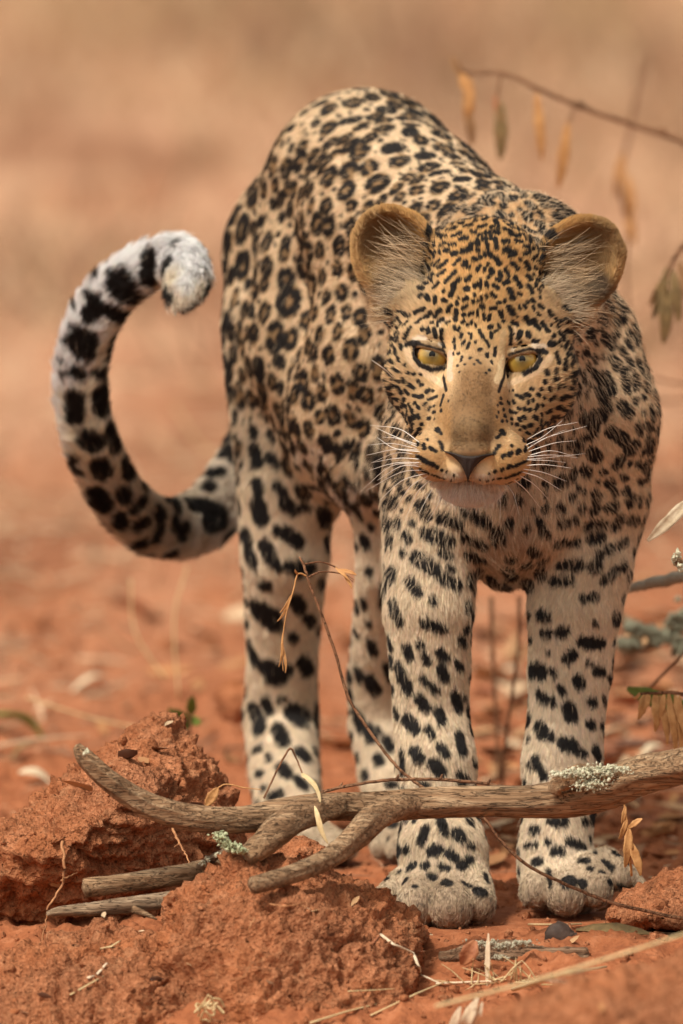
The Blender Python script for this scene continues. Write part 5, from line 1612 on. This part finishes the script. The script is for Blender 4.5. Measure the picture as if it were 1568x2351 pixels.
# bent twig with a dry leaf hanging over the branch
w = empty('bent_twig', base_of(640, 1840, -.12), 'thin twig bent like a tent above the branch, a dry yellow leaf hanging off it', 'twig')
stem('stem', [(606, 1832, -.16, 2.6), (628, 1785, -.15, 2.4), (648, 1745, -.145, 2.4), (667, 1718, -.14, 2.8), (682, 1745, -.14, 2), (700, 1790, -.145, 2)], m_twig, w)
leaf_mesh('leaf', P(694, 1775, -.145), P(728, 1850, -.20), 8 * PX, m_st, w, twist=1.2)
leaf_mesh('leaf', P(722, 1850, -.205), P(758, 1935, -.215), 7 * PX, m_st, w, twist=-.8)
stem('twig', [(650, 1742, -.145, 1.6), (640, 1760, -.145, 1.4), (610, 1820, -.15, 1.0)], m_twig, w)
# arching twig behind the branch
w = empty('arched_twig', base_of(900, 1790, -.08), 'long low arching red twig running just above the middle of the fallen branch', 'twig')
stem('stem', [(650, 1850, -.12, 3.5), (740, 1818, -.12, 3.6), (820, 1800, -.12, 3.8), (900, 1790, -.115, 4), (1000, 1789, -.11, 4), (1090, 1796, -.11, 4), (1180, 1810, -.11, 3.6), (1290, 1830, -.12, 3)], m_twig, w)
for u, v in ((780, 1808), (910, 1789), (1010, 1789), (1120, 1799)):
    stem('bud', [(u, v, -.118, 4), (u + 4, v - 8, -.118, 2.6), (u + 6, v - 12, -.118, 1)], m_twig, w)
# tuft at the fork
w = empty('dry_leaf', base_of(490, 1830, -.15), 'small upright orange leaf standing behind the branch before the peaked clod', 'leaf', 'dry fallen leaves')
leaf_mesh('blade', P(472, 1850, -.12), P(500, 1808, -.12), 12 * PX, m_lo, w, curl=.1)
stem('stalk', [(498, 1810, -.12, 2), (520, 1800, -.12, 1.6), (560, 1808, -.12, 1.4), (600, 1812, -.12, 1.0)], m_lo, w)

def ground_leaf(u, v, L, ww, ang, mat, label, up=.003, curl=.5, fold=.5, name='fallen_leaf', cat='leaf', grp='dry fallen leaves'):
    p, nrm = seen(u, v)
    d = np.array((math.cos(ang), math.sin(ang), 0)) ; d -= (d @ nrm) * nrm; d /= np.linalg.norm(d)
    a = p + nrm * up - d * L * PX / 2; b = p + nrm * (up + .002) + d * L * PX / 2
    o = leaf_mesh(name, a - p, b - p, ww * PX, mat, None, curl, fold, twist=.5, side=tuple(nrm))
    o.location = p
    tag(o, label, cat, grp)
    return o
# red brown leaf standing on edge before the near fore paw
o = leaf_mesh('fallen_leaf', (0, 0, 0), P(1092, 2158, -.20) - P(1060, 2215, -.20), 20 * PX, m_lr, None, curl=.35, fold=.5)
o.location = P(1060, 2215, -.20); tag(o, 'curled red brown leaf standing on edge beside the lichen covered log', 'leaf', 'dry fallen leaves')
o = leaf_mesh('fallen_leaf', (0, 0, 0), P(1490, 2148, -.10) - P(1322, 2135, -.10), 17 * PX, m_lol, None, curl=.12, fold=.35, side=(0, -.5, .8))
o.location = P(1322, 2135, -.10) ; tag(o, 'long olive green leaf lying before the far fore paw', 'leaf', 'dry fallen leaves')
# dark seed pod
pv_ = sv.copy() * np.array((38, 20, 36)) * PX
pv_ *= (1 + .10 * fbm(sv * 1.0, 2.2, 2, .5, 4))[:, None]
pv_[:, 2] -= np.where((sv[:, 2] > .4) & (sv[:, 0] > .1), 12 * PX * (sv[:, 0] - .1), 0)
m_pod = leaf_mat('dark_pod', (.035, .020, .014), (.07, .04, .028))
o = mesh_obj('seed_pod', pv_, [tuple(x) for x in sf], m_pod)
o.location = P(1287, 2152, -.13)
tag(o, 'round dark brown notched seed pod between the two fore paws', 'seed pod')
# log with lichen
lg = empty('lichen_log', base_of(1180, 2190, -.2), 'half buried brown log with grey lichen just in front of the fore paws', 'log')
limb('wood', [(1010, 2196, -.155, 12), (1080, 2192, -.16, 24), (1160, 2192, -.165, 29), (1230, 2202, -.17, 24), (1300, 2196, -.17, 20), (1350, 2192, -.17, 12)], m_log, lg, 30, 10, .35, 21, .14)
lichen(lg, [(1110, 2166, -.195, 30, 7), (1160, 2172, -.205, 26, 9), (1200, 2164, -.20, 26, 6), (1150, 2198, -.21, 14, 6)], lichen_mat('grey_lichen', (.30, .27, .18), (.58, .54, .42)), 500, 3.2, 9)
# bent pale straw
def straw(pts, mat, label, r=5, name='straw', grp='pieces of straw on the soil', leafy=False):
    P3 = []
    for i_, p in enumerate(pts):
        g_, n_ = seen(p[0], p[1])
        P3.append(g_ + n_ * (r * 1.2 + (5 if 0 < i_ < len(pts) - 1 else 0)) * PX)
    root = P3[0].copy()
    P3 = [q - root for q in P3]
    p_, r_ = [], []
    for a, b in zip(P3[:-1], P3[1:]):
        for t in np.linspace(0, 1, 4, endpoint=False): p_.append(a + (b - a) * t)
    p_.append(P3[-1]); p_ = np.array(p_)
    v, f = tube(p_, np.linspace(r, r * .6, len(p_)) * PX, 6, flat=.6)
    o = mesh_obj(name, v, f, mat); o.location = root
    return tag(o, label, 'straw', grp)
straw([(868, 2146, -.30), (895, 2165, -.31), (938, 2188, -.32), (955, 2222, -.33), (972, 2242, -.335), (1012, 2262, -.34)], m_stw, 'pale kinked straw bending down the right of the soil mound', 5)
straw([(868, 2148, -.30), (858, 2168, -.30), (820, 2182, -.30)], m_lr, 'dark red hooked twiglet at the top of the kinked straw', 3.5)
straw([(850, 2334, -.52), (950, 2290, -.48), (1020, 2262, -.44), (1100, 2256, -.44)], m_st, 'thin golden straw sloping up from the bottom edge', 3.2)
straw([(715, 2352, -.56), (790, 2330, -.54), (866, 2308, -.52)], m_st, 'straw cut by the bottom edge of the picture', 4.0)
straw([(800, 2278, -.46), (850, 2272, -.46), (905, 2270, -.46)], m_st, 'short level straw low on the front mound', 2.6)
straw([(1000, 2262, -.42), (1120, 2260, -.42), (1230, 2262, -.42), (1300, 2255, -.43)], m_stw, 'long level straw beneath the lichen log', 4)
straw([(1180, 2280, -.62), (1290, 2250, -.62), (1390, 2226, -.62)], m_st, 'broad flat straw crossing right of the spiky tuft', 7)
w = empty('leaning_straw', base_of(1000, 2300, -.86), 'blurred straw slanting over the nearest soil bank', 'straw', 'pieces of straw on the soil')
stem('shaft', [(1000, 2310, -.86, 4), (1200, 2258, -.86, 4), (1380, 2205, -.86, 4), (1600, 2135, -.86, 4)], m_st, w)
straw([(1215, 2128, -.05), (1290, 2132, -.06), (1335, 2126, -.06)], m_st, 'flat straw lying between the fore paws', 5)
straw([(160, 2282, -.40), (210, 2262, -.41), (235, 2240, -.40)], m_st, 'yellow straw on the corner clod, pointing up', 3.2)
straw([(205, 2245, -.42), (222, 2235, -.42), (240, 2212, -.40)], m_stw, 'broad pale straw leaning on the corner clod', 5)
straw([(236, 2180, -.34), (258, 2175, -.34), (275, 2165, -.34)], m_st, 'small yellow straw near the tip of the splintered stick', 4.5)
# spiky dry tuft
TY = float(seen(1120, 2262)[0][1])
w = empty('grass_tuft', base_of(1120, 2250, TY), 'spiky dry grass tuft with one tall pale blade under the near fore paw', 'dry grass')
leaf_mesh('blade', P(1118, 2262, TY), P(1122, 2142, TY), 6 * PX, m_stw, w, curl=.02, twist=.4)
r3 = np.random.default_rng(8)
for k in range(26):
    u = 1150 + r3.normal(0, 60); a = r3.normal(0, 1.0)
    L = r3.uniform(30, 95)
    p0 = (u, 2256 + r3.uniform(-8, 6), TY - .005)
    stem('stalk', [(*p0, 1.8), (p0[0] + math.sin(a) * L * .5, p0[1] - math.cos(a) * L * .5, TY - .005 + r3.normal(0, .01), 1.4), (p0[0] + math.sin(a) * L, p0[1] - math.cos(a) * L * .85, TY - .005, .8)], m_st, w, sub=4, seg=4)
TB = -.45
w = empty('dry_grass_blades', base_of(1070, 2350, TB), 'broad pale dry blades rising from the bottom edge', 'dry grass')
for (u0, u1, v1, ww) in ((1040, 1100, 2290, 16), (1075, 1110, 2300, 12), (1020, 1060, 2310, 12), (1090, 1092, 2310, 9)):
    leaf_mesh('blade', P(u0, 2420, TB), P(u1, v1, TB - .02), ww * PX, m_stw, w, curl=.1, twist=.5)
TM = float(seen(480, 2330)[0][1]) - .012
w = empty('withered_moss_curl', base_of(480, 2310, -.5), 'tangled yellow curl of dried stems at the bottom of the mounds', 'dried stems')
for k in range(6):
    u, v = 480 + r3.normal(0, 16), 2320 + r3.normal(0, 12)
    pts_ = [(u + 22 * math.cos(t * 1.3 + k) * (1 - t * .1), v - 16 * math.sin(t * 1.5 + k * 2) - t * 4, TM - .004 * t, 2.6) for t in np.linspace(0, 4, 7)]
    stem('stem', pts_, m_st, w, sub=5, seg=5)

# stems behind the fore legs
for pts_, lab in (([(1128, 1370, 1.0, 6), (1130, 1480, 1.0, 6), (1136, 1600, 1.0, 5), (1146, 1780, 1.0, 5)], 'straight blurred stem left of its twin between the fore legs'),
                  ([(1192, 1370, .85, 4.5), (1190, 1470, .85, 4.5), (1178, 1580, .85, 4.5), (1158, 1720, .85, 4.5), (1150, 1860, .85, 4.5)], 'slanting thin brown stem between the fore legs')):
    p_, r_ = catmull([P(*q[:3]) for q in pts_], [q[3] * pxs(q[2]) for q in pts_], 6)
    root = np.array((p_[-1][0], p_[-1][1], 0.0))
    v_, f_ = tube(p_ - root, r_, 6); o = mesh_obj('dead_weed', v_, f_, m_twig); o.location = root
    tag(o, lab, 'stem', 'thin dry stems')

# hanging twigs top right
tw = empty('hanging_twig', base_of(1900, 450, 1.25), 'bare twig arching in from the upper right with four hanging dry leaves', 'twig')
stem('stem', [(2050, 900, 1.25, 12), (1900, 560, 1.25, 9), (1720, 390, 1.25, 7.5), (1568, 325, 1.25, 7), (1450, 285, 1.25, 6.5), (1330, 243, 1.25, 6), (1240, 205, 1.25, 5), (1160, 170, 1.25, 4.5), (1080, 168, 1.25, 4), (1050, 160, 1.25, 3.5)], m_twig, tw)
for (u0, v0, u1, v1, ww, mt) in ((1036, 130, 1060, 180, 11, m_lb), (1056, 160, 1078, 225, 14, m_lo), (1080, 180, 1070, 290, 15, m_lo), (1072, 240, 1084, 335, 13, m_lb), (1150, 232, 1146, 366, 17, m_lol), (1135, 215, 1152, 330, 8, m_lr), (1232, 212, 1242, 368, 13, m_lo), (1304, 280, 1280, 432, 14, m_lo), (1060, 170, 1064, 200, 10, m_lb)):
    leaf_mesh('leaf', P(u0, v0, 1.25), P(u1, v1, 1.25), ww * 1.07 * PX, mt, tw, curl=.06, twist=.5)
for a_, b_ in (((1150, 170), (1140, 235)), ((1228, 202), (1232, 215)), ((1320, 243), (1305, 285))):
    stem('leaf_stalk', [(*a_, 1.25, 2.6), ((a_[0] + b_[0]) / 2, (a_[1] + b_[1]) / 2, 1.25, 2.4), (*b_, 1.25, 2.2)], m_twig, tw, sub=3, seg=5)
for u, v in ((1332, 240), (1520, 302)):
    stem('node', [(u - 5, v - 8, 1.25, 4), (u, v, 1.25, 10), (u + 5, v + 9, 1.25, 4)], m_twig, tw, sub=4)
tw = empty('hanging_twig', base_of(1640, 700, .9), 'blurred drooping twig at the right edge with a spray of olive leaves', 'twig')
stem('stem', [(1760, 420, .95, 8), (1640, 500, .92, 7), (1568, 565, .9, 6), (1540, 610, .9, 5), (1528, 660, .9, 4)], m_twig, tw)
for (u0, v0, u1, v1, ww, mt) in ((1535, 610, 1496, 730, 13, m_lol), (1545, 620, 1556, 740, 14, m_lol), (1528, 650, 1522, 790, 17, m_lol), (1560, 600, 1590, 720, 14, m_lb), (1520, 640, 1488, 700, 8, m_lb)):
    leaf_mesh('leaf', P(u0, v0, .9), P(u1, v1, .9), ww * 1.08 * PX, mt, tw, curl=.08, twist=.6)
tw = empty('hanging_twig', base_of(1420, 700, 1.8), 'faint thin stalk hanging behind the right ear', 'twig')
stem('stem', [(1480, 120, 2.2, 4), (1440, 330, 2.1, 5), (1424, 420, 2.0, 6), (1440, 520, 2.0, 5), (1436, 640, 2.0, 4), (1460, 900, 2.0, 4)], m_twig, tw)
for (u0, v0, u1, v1) in ((1430, 350, 1410, 450), (1440, 400, 1450, 500), (1436, 470, 1452, 560)):
    leaf_mesh('leaf', P(u0, v0, 2.0), P(u1, v1, 2.0), 12 * 1.2 * PX, m_lo, tw, curl=.08, twist=.6)

# right edge: sticks and leaves
sk = empty('grey_stick', base_of(1600, 1320, .35), 'straight grey stick poking in from the right edge with white lichen on its tip', 'stick')
stem('wood', [(1440, 1352, .5, 10), (1500, 1338, .48, 14), (1568, 1322, .45, 15), (1700, 1290, .42, 17), (1850, 1250, .4, 18)], lichen_mat('grey_bark', (.28, .27, .22), (.46, .45, .37)), sk, seg=12)
lichen(sk, [(1550, 1282, .05, 9, 10), (1560, 1300, .05, 8, 8), (1556, 1270, .05, 6, 6)], m_li, 60, 5.5, 12)
stem('twig', [(1640, 1330, .1, 6), (1590, 1300, .06, 7), (1558, 1290, .05, 9), (1545, 1275, .05, 4)], m_wood, sk, seg=8)
o = leaf_mesh('curved_leaf', (0, 0, 0), P(1486, 1240, .1) - P(1600, 1130, .1), 15 * PX, m_lp, None, curl=.35, fold=.4)
o.location = P(1600, 1130, .1); tag(o, 'pale curved dead leaf arching at the right edge above the grey stick', 'leaf', 'dry fallen leaves')
sk = empty('lichen_branch', base_of(1600, 1480, .9), 'blurred branches furred with grey green lichen behind the far fore leg', 'branch')
mgl = lichen_mat('bluegrey_lichen', (.19, .19, .13), (.36, .36, .26))
stem('wood', [(1400, 1400, 1.0, 9), (1470, 1440, .95, 13), (1530, 1462, .95, 13), (1640, 1520, .95, 16), (1800, 1600, .9, 18)], m_wood, sk, seg=10)
stem('wood', [(1430, 1500, 1.0, 8), (1500, 1478, .95, 12), (1570, 1430, .95, 14), (1700, 1360, .95, 16)], m_wood, sk, seg=10)
lichen(sk, [(1470, 1445, .93, 30, 10), (1520, 1460, .93, 30, 14), (1565, 1480, .93, 30, 18), (1560, 1430, .93, 20, 14), (1450, 1480, .93, 20, 8), (1600, 1400, .93, 30, 20)], mgl, 420, 11, 14)
for (pts_, r_, lab) in (([(1470, 905, 2.2), (1540, 920, 2.2), (1620, 900, 2.2), (1760, 850, 2.1)], 4, 'faint blurred grey stem crossing the right edge level with the eyes'),
                        ([(1500, 868, 1.6), (1560, 880, 1.6), (1700, 890, 1.6)], 3.5, 'thin faint stem at the right edge just above its neighbour'),
                        ([(1490, 1580, .5), (1530, 1540, .5), (1600, 1470, .5)], 3.5, 'fine stem rising to the right edge above the orange leaves')):
    p_, q_ = catmull([P(*q) for q in pts_], [r_ * pxs(1)] * len(pts_), 6)
    root = np.array((p_[-1][0], p_[-1][1], 0.0))
    v_, f_ = tube(p_ - root, q_, 6); o = mesh_obj('dead_weed', v_, f_, m_twig); o.location = root
    tag(o, lab, 'stem', 'thin dry stems')
sp2 = empty('withered_sprig', base_of(1600, 1650, .2), 'withered sprig with hanging orange leaves at the right edge', 'sprig')
stem('stem', [(1700, 1560, .25, 6), (1600, 1590, .22, 5), (1530, 1590, .2, 4), (1470, 1592, .2, 3)], m_twig, sp2)
for (u0, v0, u1, v1, ww) in ((1470, 1592, 1452, 1602, 6), (1480, 1594, 1462, 1650, 12), (1505, 1590, 1500, 1680, 13), (1515, 1595, 1528, 1710, 10), (1535, 1592, 1545, 1730, 12), (1550, 1595, 1570, 1700, 12), (1490, 1592, 1475, 1630, 9), (1560, 1595, 1556, 1740, 10), (1525, 1592, 1510, 1650, 9)):
    leaf_mesh('leaf', P(u0, v0, .2), P(u1, v1, .19), ww * PX, m_lo, sp2, curl=.15, twist=.9)
o = leaf_mesh('green_leaf', (0, 0, 0), P(1610, 1640, .35) - P(1440, 1580, .35), 24 * PX, m_lgreen, None, curl=.1, fold=.3)
o.location = P(1440, 1580, .35); tag(o, 'blurred green leaf behind the withered orange sprig', 'leaf', 'green leaves')
sp2 = empty('withered_sprig', base_of(1450, 1960, -.02), 'small orange withered sprig standing over the far fore paw', 'sprig')
stem('stem', [(1450, 2010, -.02, 3), (1445, 1950, -.03, 3), (1440, 1890, -.03, 2.4), (1430, 1830, -.03, 2)], m_lo, sp2)
for (u0, v0, u1, v1, ww) in ((1445, 1900, 1432, 1990, 12), (1448, 1930, 1468, 2010, 11), (1440, 1880, 1420, 1925, 7), (1442, 1900, 1475, 1880, 7), (1436, 1850, 1426, 1890, 6)):
    leaf_mesh('leaf', P(u0, v0, -.03), P(u1, v1, -.03), ww * PX, m_lo, sp2, curl=.15, twist=.7)
# seedling
sd_ = empty('seedling', base_of(425, 1680, .8), 'tiny seedling with four fresh green leaves above the peaked clod', 'seedling')
stem('stem', [(438, 1740, .75, 3), (436, 1690, .75, 3), (438, 1640, .75, 2.5)], m_twig, sd_)
for (u0, v0, u1, v1, ww) in ((438, 1640, 442, 1596, 12), (436, 1650, 384, 1626, 10), (434, 1660, 392, 1672, 14), (440, 1652, 464, 1656, 12)):
    leaf_mesh('leaf', P(u0, v0, .75), P(u1, v1, .73), ww * 1.07 * PX, m_lgreen, sd_, curl=.1)
# fallen leaves lying about on the right
spots_ = [(1490, 1830, 60, 15, .3, m_lp, 'pale crumpled leaf on the ground under the right end of the branch'), (1530, 1880, 70, 18, 2.6, m_lr, 'pinkish curled leaf lying behind the dark red clod'),
          (1440, 1850, 50, 12, 1.2, m_lb, 'brown leaf scrap beside the far fore leg'), (1555, 1850, 55, 14, .9, m_lo, 'orange leaf scrap touching the right edge below the branch'),
          (1480, 1900, 60, 13, 3.0, m_lr, 'red leaf lying flat beside the orange sprig'), (1500, 1740, 70, 16, .2, m_lp, 'pale leaf scrap on the ground above the branch at right'),
          (1420, 1790, 60, 14, 1.9, m_lb, 'dull brown leaf just above the lichened snag'), (1250, 1760, 60, 14, 2.4, m_lb, 'brown leaf on the ground seen between the fore legs'),
          (1150, 1790, 70, 16, .5, m_lb, 'crumpled brown leaf at the foot of the slanting stem'), (1170, 1560, 80, 12, .1, m_lp, 'pale flat leaf high between the fore legs'),
          (210, 1590, 120, 14, .3, m_lp, 'long pale blurred leaf on the ground left of the seedling'), (60, 1745, 90, 14, .2, m_lol, 'olive blurred leaf near the left edge'),
          (80, 1800, 90, 14, 2.9, m_lp, 'pale blurred leaf scrap left of the peaked clod')]
for (u, v, L, ww, an, mt, lab) in spots_:
    ground_leaf(u, v, L, ww, an, mt, lab)
o = ground_leaf(20, 1690, 170, 30, .1, m_lgreen, 'blurred green leaf at the left edge beyond the peaked clod', name='green_leaf', grp='green leaves')

# ------------------------------------------------------------------ straw litter and dry grass
m_gs = NT('dry_grass')
m_gs.l(m_gs.attr('coat'), m_gs.b.inputs['Base Color']); m_gs.set(Roughness=.8)
ground_leaf(452, 1590, 110, 22, .1, m_lr, 'blurred red leaf on the ground between the seedling and the near hind leg')
def grass(name, n, xr, yr, hr, flat, radius, pal, label, seed, clump=None, xs_=None):
    r = np.random.default_rng(seed)
    y = yr[0] + (yr[1] - yr[0]) * r.random(n) ** 1.0
    x = r.uniform(-1, 1, n) * (xr[0] + (xr[1] - xr[0]) * (y - yr[0]) / (yr[1] - yr[0]))
    if clump:
        dens = fbm(np.stack([x, y * .3, np.zeros(n)], 1), clump, 3, .5, seed)
        k = dens > (r.uniform(.25, .55, n) if name == 'dark_scrub' else r.uniform(-.6, .5, n)); x, y, dens = x[k], y[k], dens[k]
        n = len(x)
    z = ground_z(x, y) if True else 0
    h = r.uniform(*hr, n)
    az = r.uniform(0, 6.283, n)
    ln = np.clip(r.normal(flat, .18, n), 0.02, 1.5)          # lean from upright
    d = np.stack([np.sin(ln) * np.cos(az), np.sin(ln) * np.sin(az), np.cos(ln)], 1)
    bend = r.normal(0, .22, (n, 3)); bend[:, 2] = -np.abs(bend[:, 2]) * .6
    t = np.linspace(0, 1, 4)
    p0 = np.stack([x, y, z + .0015], 1)
    pts = p0[:, None] + h[:, None, None] * (d[:, None] * t[None, :, None] + bend[:, None] * (t ** 2)[None, :, None])
    pts[:, :, 2] = np.maximum(pts[:, :, 2], z[:, None] + .001)
    rad = radius * r.uniform(.6, 1.4, n)[:, None] * np.array((1, .9, .7, .2))[None]
    pc = np.array(pal)[r.integers(0, len(pal), n)] * r.uniform(.75, 1.2, n)[:, None]
    o = curves_obj(name, pts, rad, pc, m_gs.m)
    return tag(o, label, 'dry grass', kind='stuff')
STR = [(.56, .38, .23), (.44, .27, .15), (.62, .46, .30), (.26, .14, .08), (.44, .23, .13)]
grass('straw_litter', 2600, (.5, 1.2), (-.05, 3.2), (.008, .045), 1.42, .0007, STR, 'short dry straw scraps littering the red soil', 31, 3)
grass('leaf_litter', 9000, (.9, 2.2), (1.2, 9), (.02, .10), 1.35, .0016, STR + [(.42, .20, .11)], 'blurred flat straw litter over the ground behind the leopard', 32, 2)
grass('dry_grass', 34000, (2.4, 6), (6.0, 24), (.05, .20), .75, .0018, STR + [(.40, .28, .16)], 'sparse dry grass on the plain behind the leopard', 33, 2.6)
grass('tall_dry_grass', 17000, (3.5, 8), (14, 34), (.15, .45), .5, .0024, [(.56, .38, .22), (.66, .46, .28), (.40, .24, .14), (.36, .26, .13)], 'taller straw coloured grass farthest behind', 34, 1.9)
grass('dark_scrub', 30000, (2.6, 6), (5, 26), (.10, .38), .55, .0022, [(.22, .12, .075), (.28, .16, .10), (.20, .13, .07)], 'low dark brown scrub clumps blurred in the plain behind', 37, 2.3)
# scraps of dead leaf lying thick under the bushes on the right
rs = np.random.default_rng(66); LV, LF_, LC = [], [], []; k = 0
for q in range(500):
    if q < 400: u, v = rs.uniform(1090, 1700), 1420 + 560 * rs.random()
    else: u, v = rs.uniform(-200, 1500), rs.uniform(1250, 2330)
    g_, n_ = seen(u, v)
    if g_[1] > 4: continue
    L = rs.uniform(.005, .020) * (1 + .25 * g_[1]) * (.45 if g_[1] < -.05 else 1); W_ = L * rs.uniform(.22, .5); an_ = rs.uniform(0, 6.283)
    d = np.array((math.cos(an_), math.sin(an_), rs.normal(0, .25))); d /= np.linalg.norm(d)
    up_ = np.array((rs.normal(0, .4), rs.normal(0, .4), 1.0)); sd_v = np.cross(d, up_); sd_v /= np.linalg.norm(sd_v); up_ = np.cross(sd_v, d)
    c = g_ + n_ * (.002 + .15 * W_)
    cu = rs.uniform(-.3, .6)
    vv = [c - d * L, c - d * L * .3 + sd_v * W_ + up_ * W_ * cu, c - d * L * .2 - up_ * W_ * .2, c - d * L * .3 - sd_v * W_ + up_ * W_ * cu,
          c + d * L * .4 + sd_v * W_ * .8 + up_ * W_ * cu * 1.3, c + d * L * .4 - up_ * W_ * .2, c + d * L * .4 - sd_v * W_ * .8 + up_ * W_ * cu * 1.3, c + d * L + up_ * L * cu * .4]
    LV += vv
    LF_ += [tuple(k + i_ for i_ in t_) for t_ in ((0, 1, 2, 2), (0, 2, 3, 3), (1, 4, 5, 2), (2, 5, 6, 3), (4, 7, 5, 5), (5, 7, 6, 6))]
    LC += [np.array(((.42, .20, .08), (.24, .12, .06), (.60, .44, .28), (.36, .15, .08), (.50, .30, .15), (.16, .08, .05))[rs.integers(6)]) * rs.uniform(.8, 1.15)] * 8
    k += 8
LF_ = [f[:3] if f[2] == f[3] else f for f in LF_]
lo_ = mesh_obj('leaf_scraps', np.array(LV), LF_, m_gs.m)
add_col(lo_.data, 'coat', np.array(LC))
tag(lo_, 'scraps of dead brown leaves scattered over the soil', 'leaf scraps', kind='stuff')
# thin grass culms standing behind the tail and the hind legs
r4 = np.random.default_rng(44)
for k, (u, v, top, Y) in enumerate(((330, 1560, 1290, 1.6), (390, 1540, 1250, 1.7), (300, 1400, 1310, 1.8), (540, 560, 320, 9), (470, 420, 240, 9), (20, 480, 200, 10))):
    pass
gt = [((300, 1330), (310, 1450), (380, 1560), 1.4, 'looping thin grass stem beneath the tail'), ((400, 930), (470, 1030), (560, 1080), 3.2, 'fine pale stem slanting inside the curl of the tail'),
      ((60, 1600), (220, 1650), (420, 1690), 1.2, 'long thin straw lying left of the seedling'), ((430, 1300), (400, 1420), (410, 1600), 1.3, 'upright faint stem behind the tall near hind leg')]
for (a_, b_, c_, Y, lab) in gt:
    p_, q_ = catmull([P(*a_, Y), P(*b_, Y), P(*c_, Y)], [2.5 * pxs(Y)] * 3, 8)
    root = np.array((p_[-1][0], p_[-1][1], 0.0))
    v_, f_ = tube(p_ - root, q_, 5); o = mesh_obj('wild_grass', v_, f_, m_st); o.location = root
    tag(o, lab, 'grass stem', 'thin grass stems')
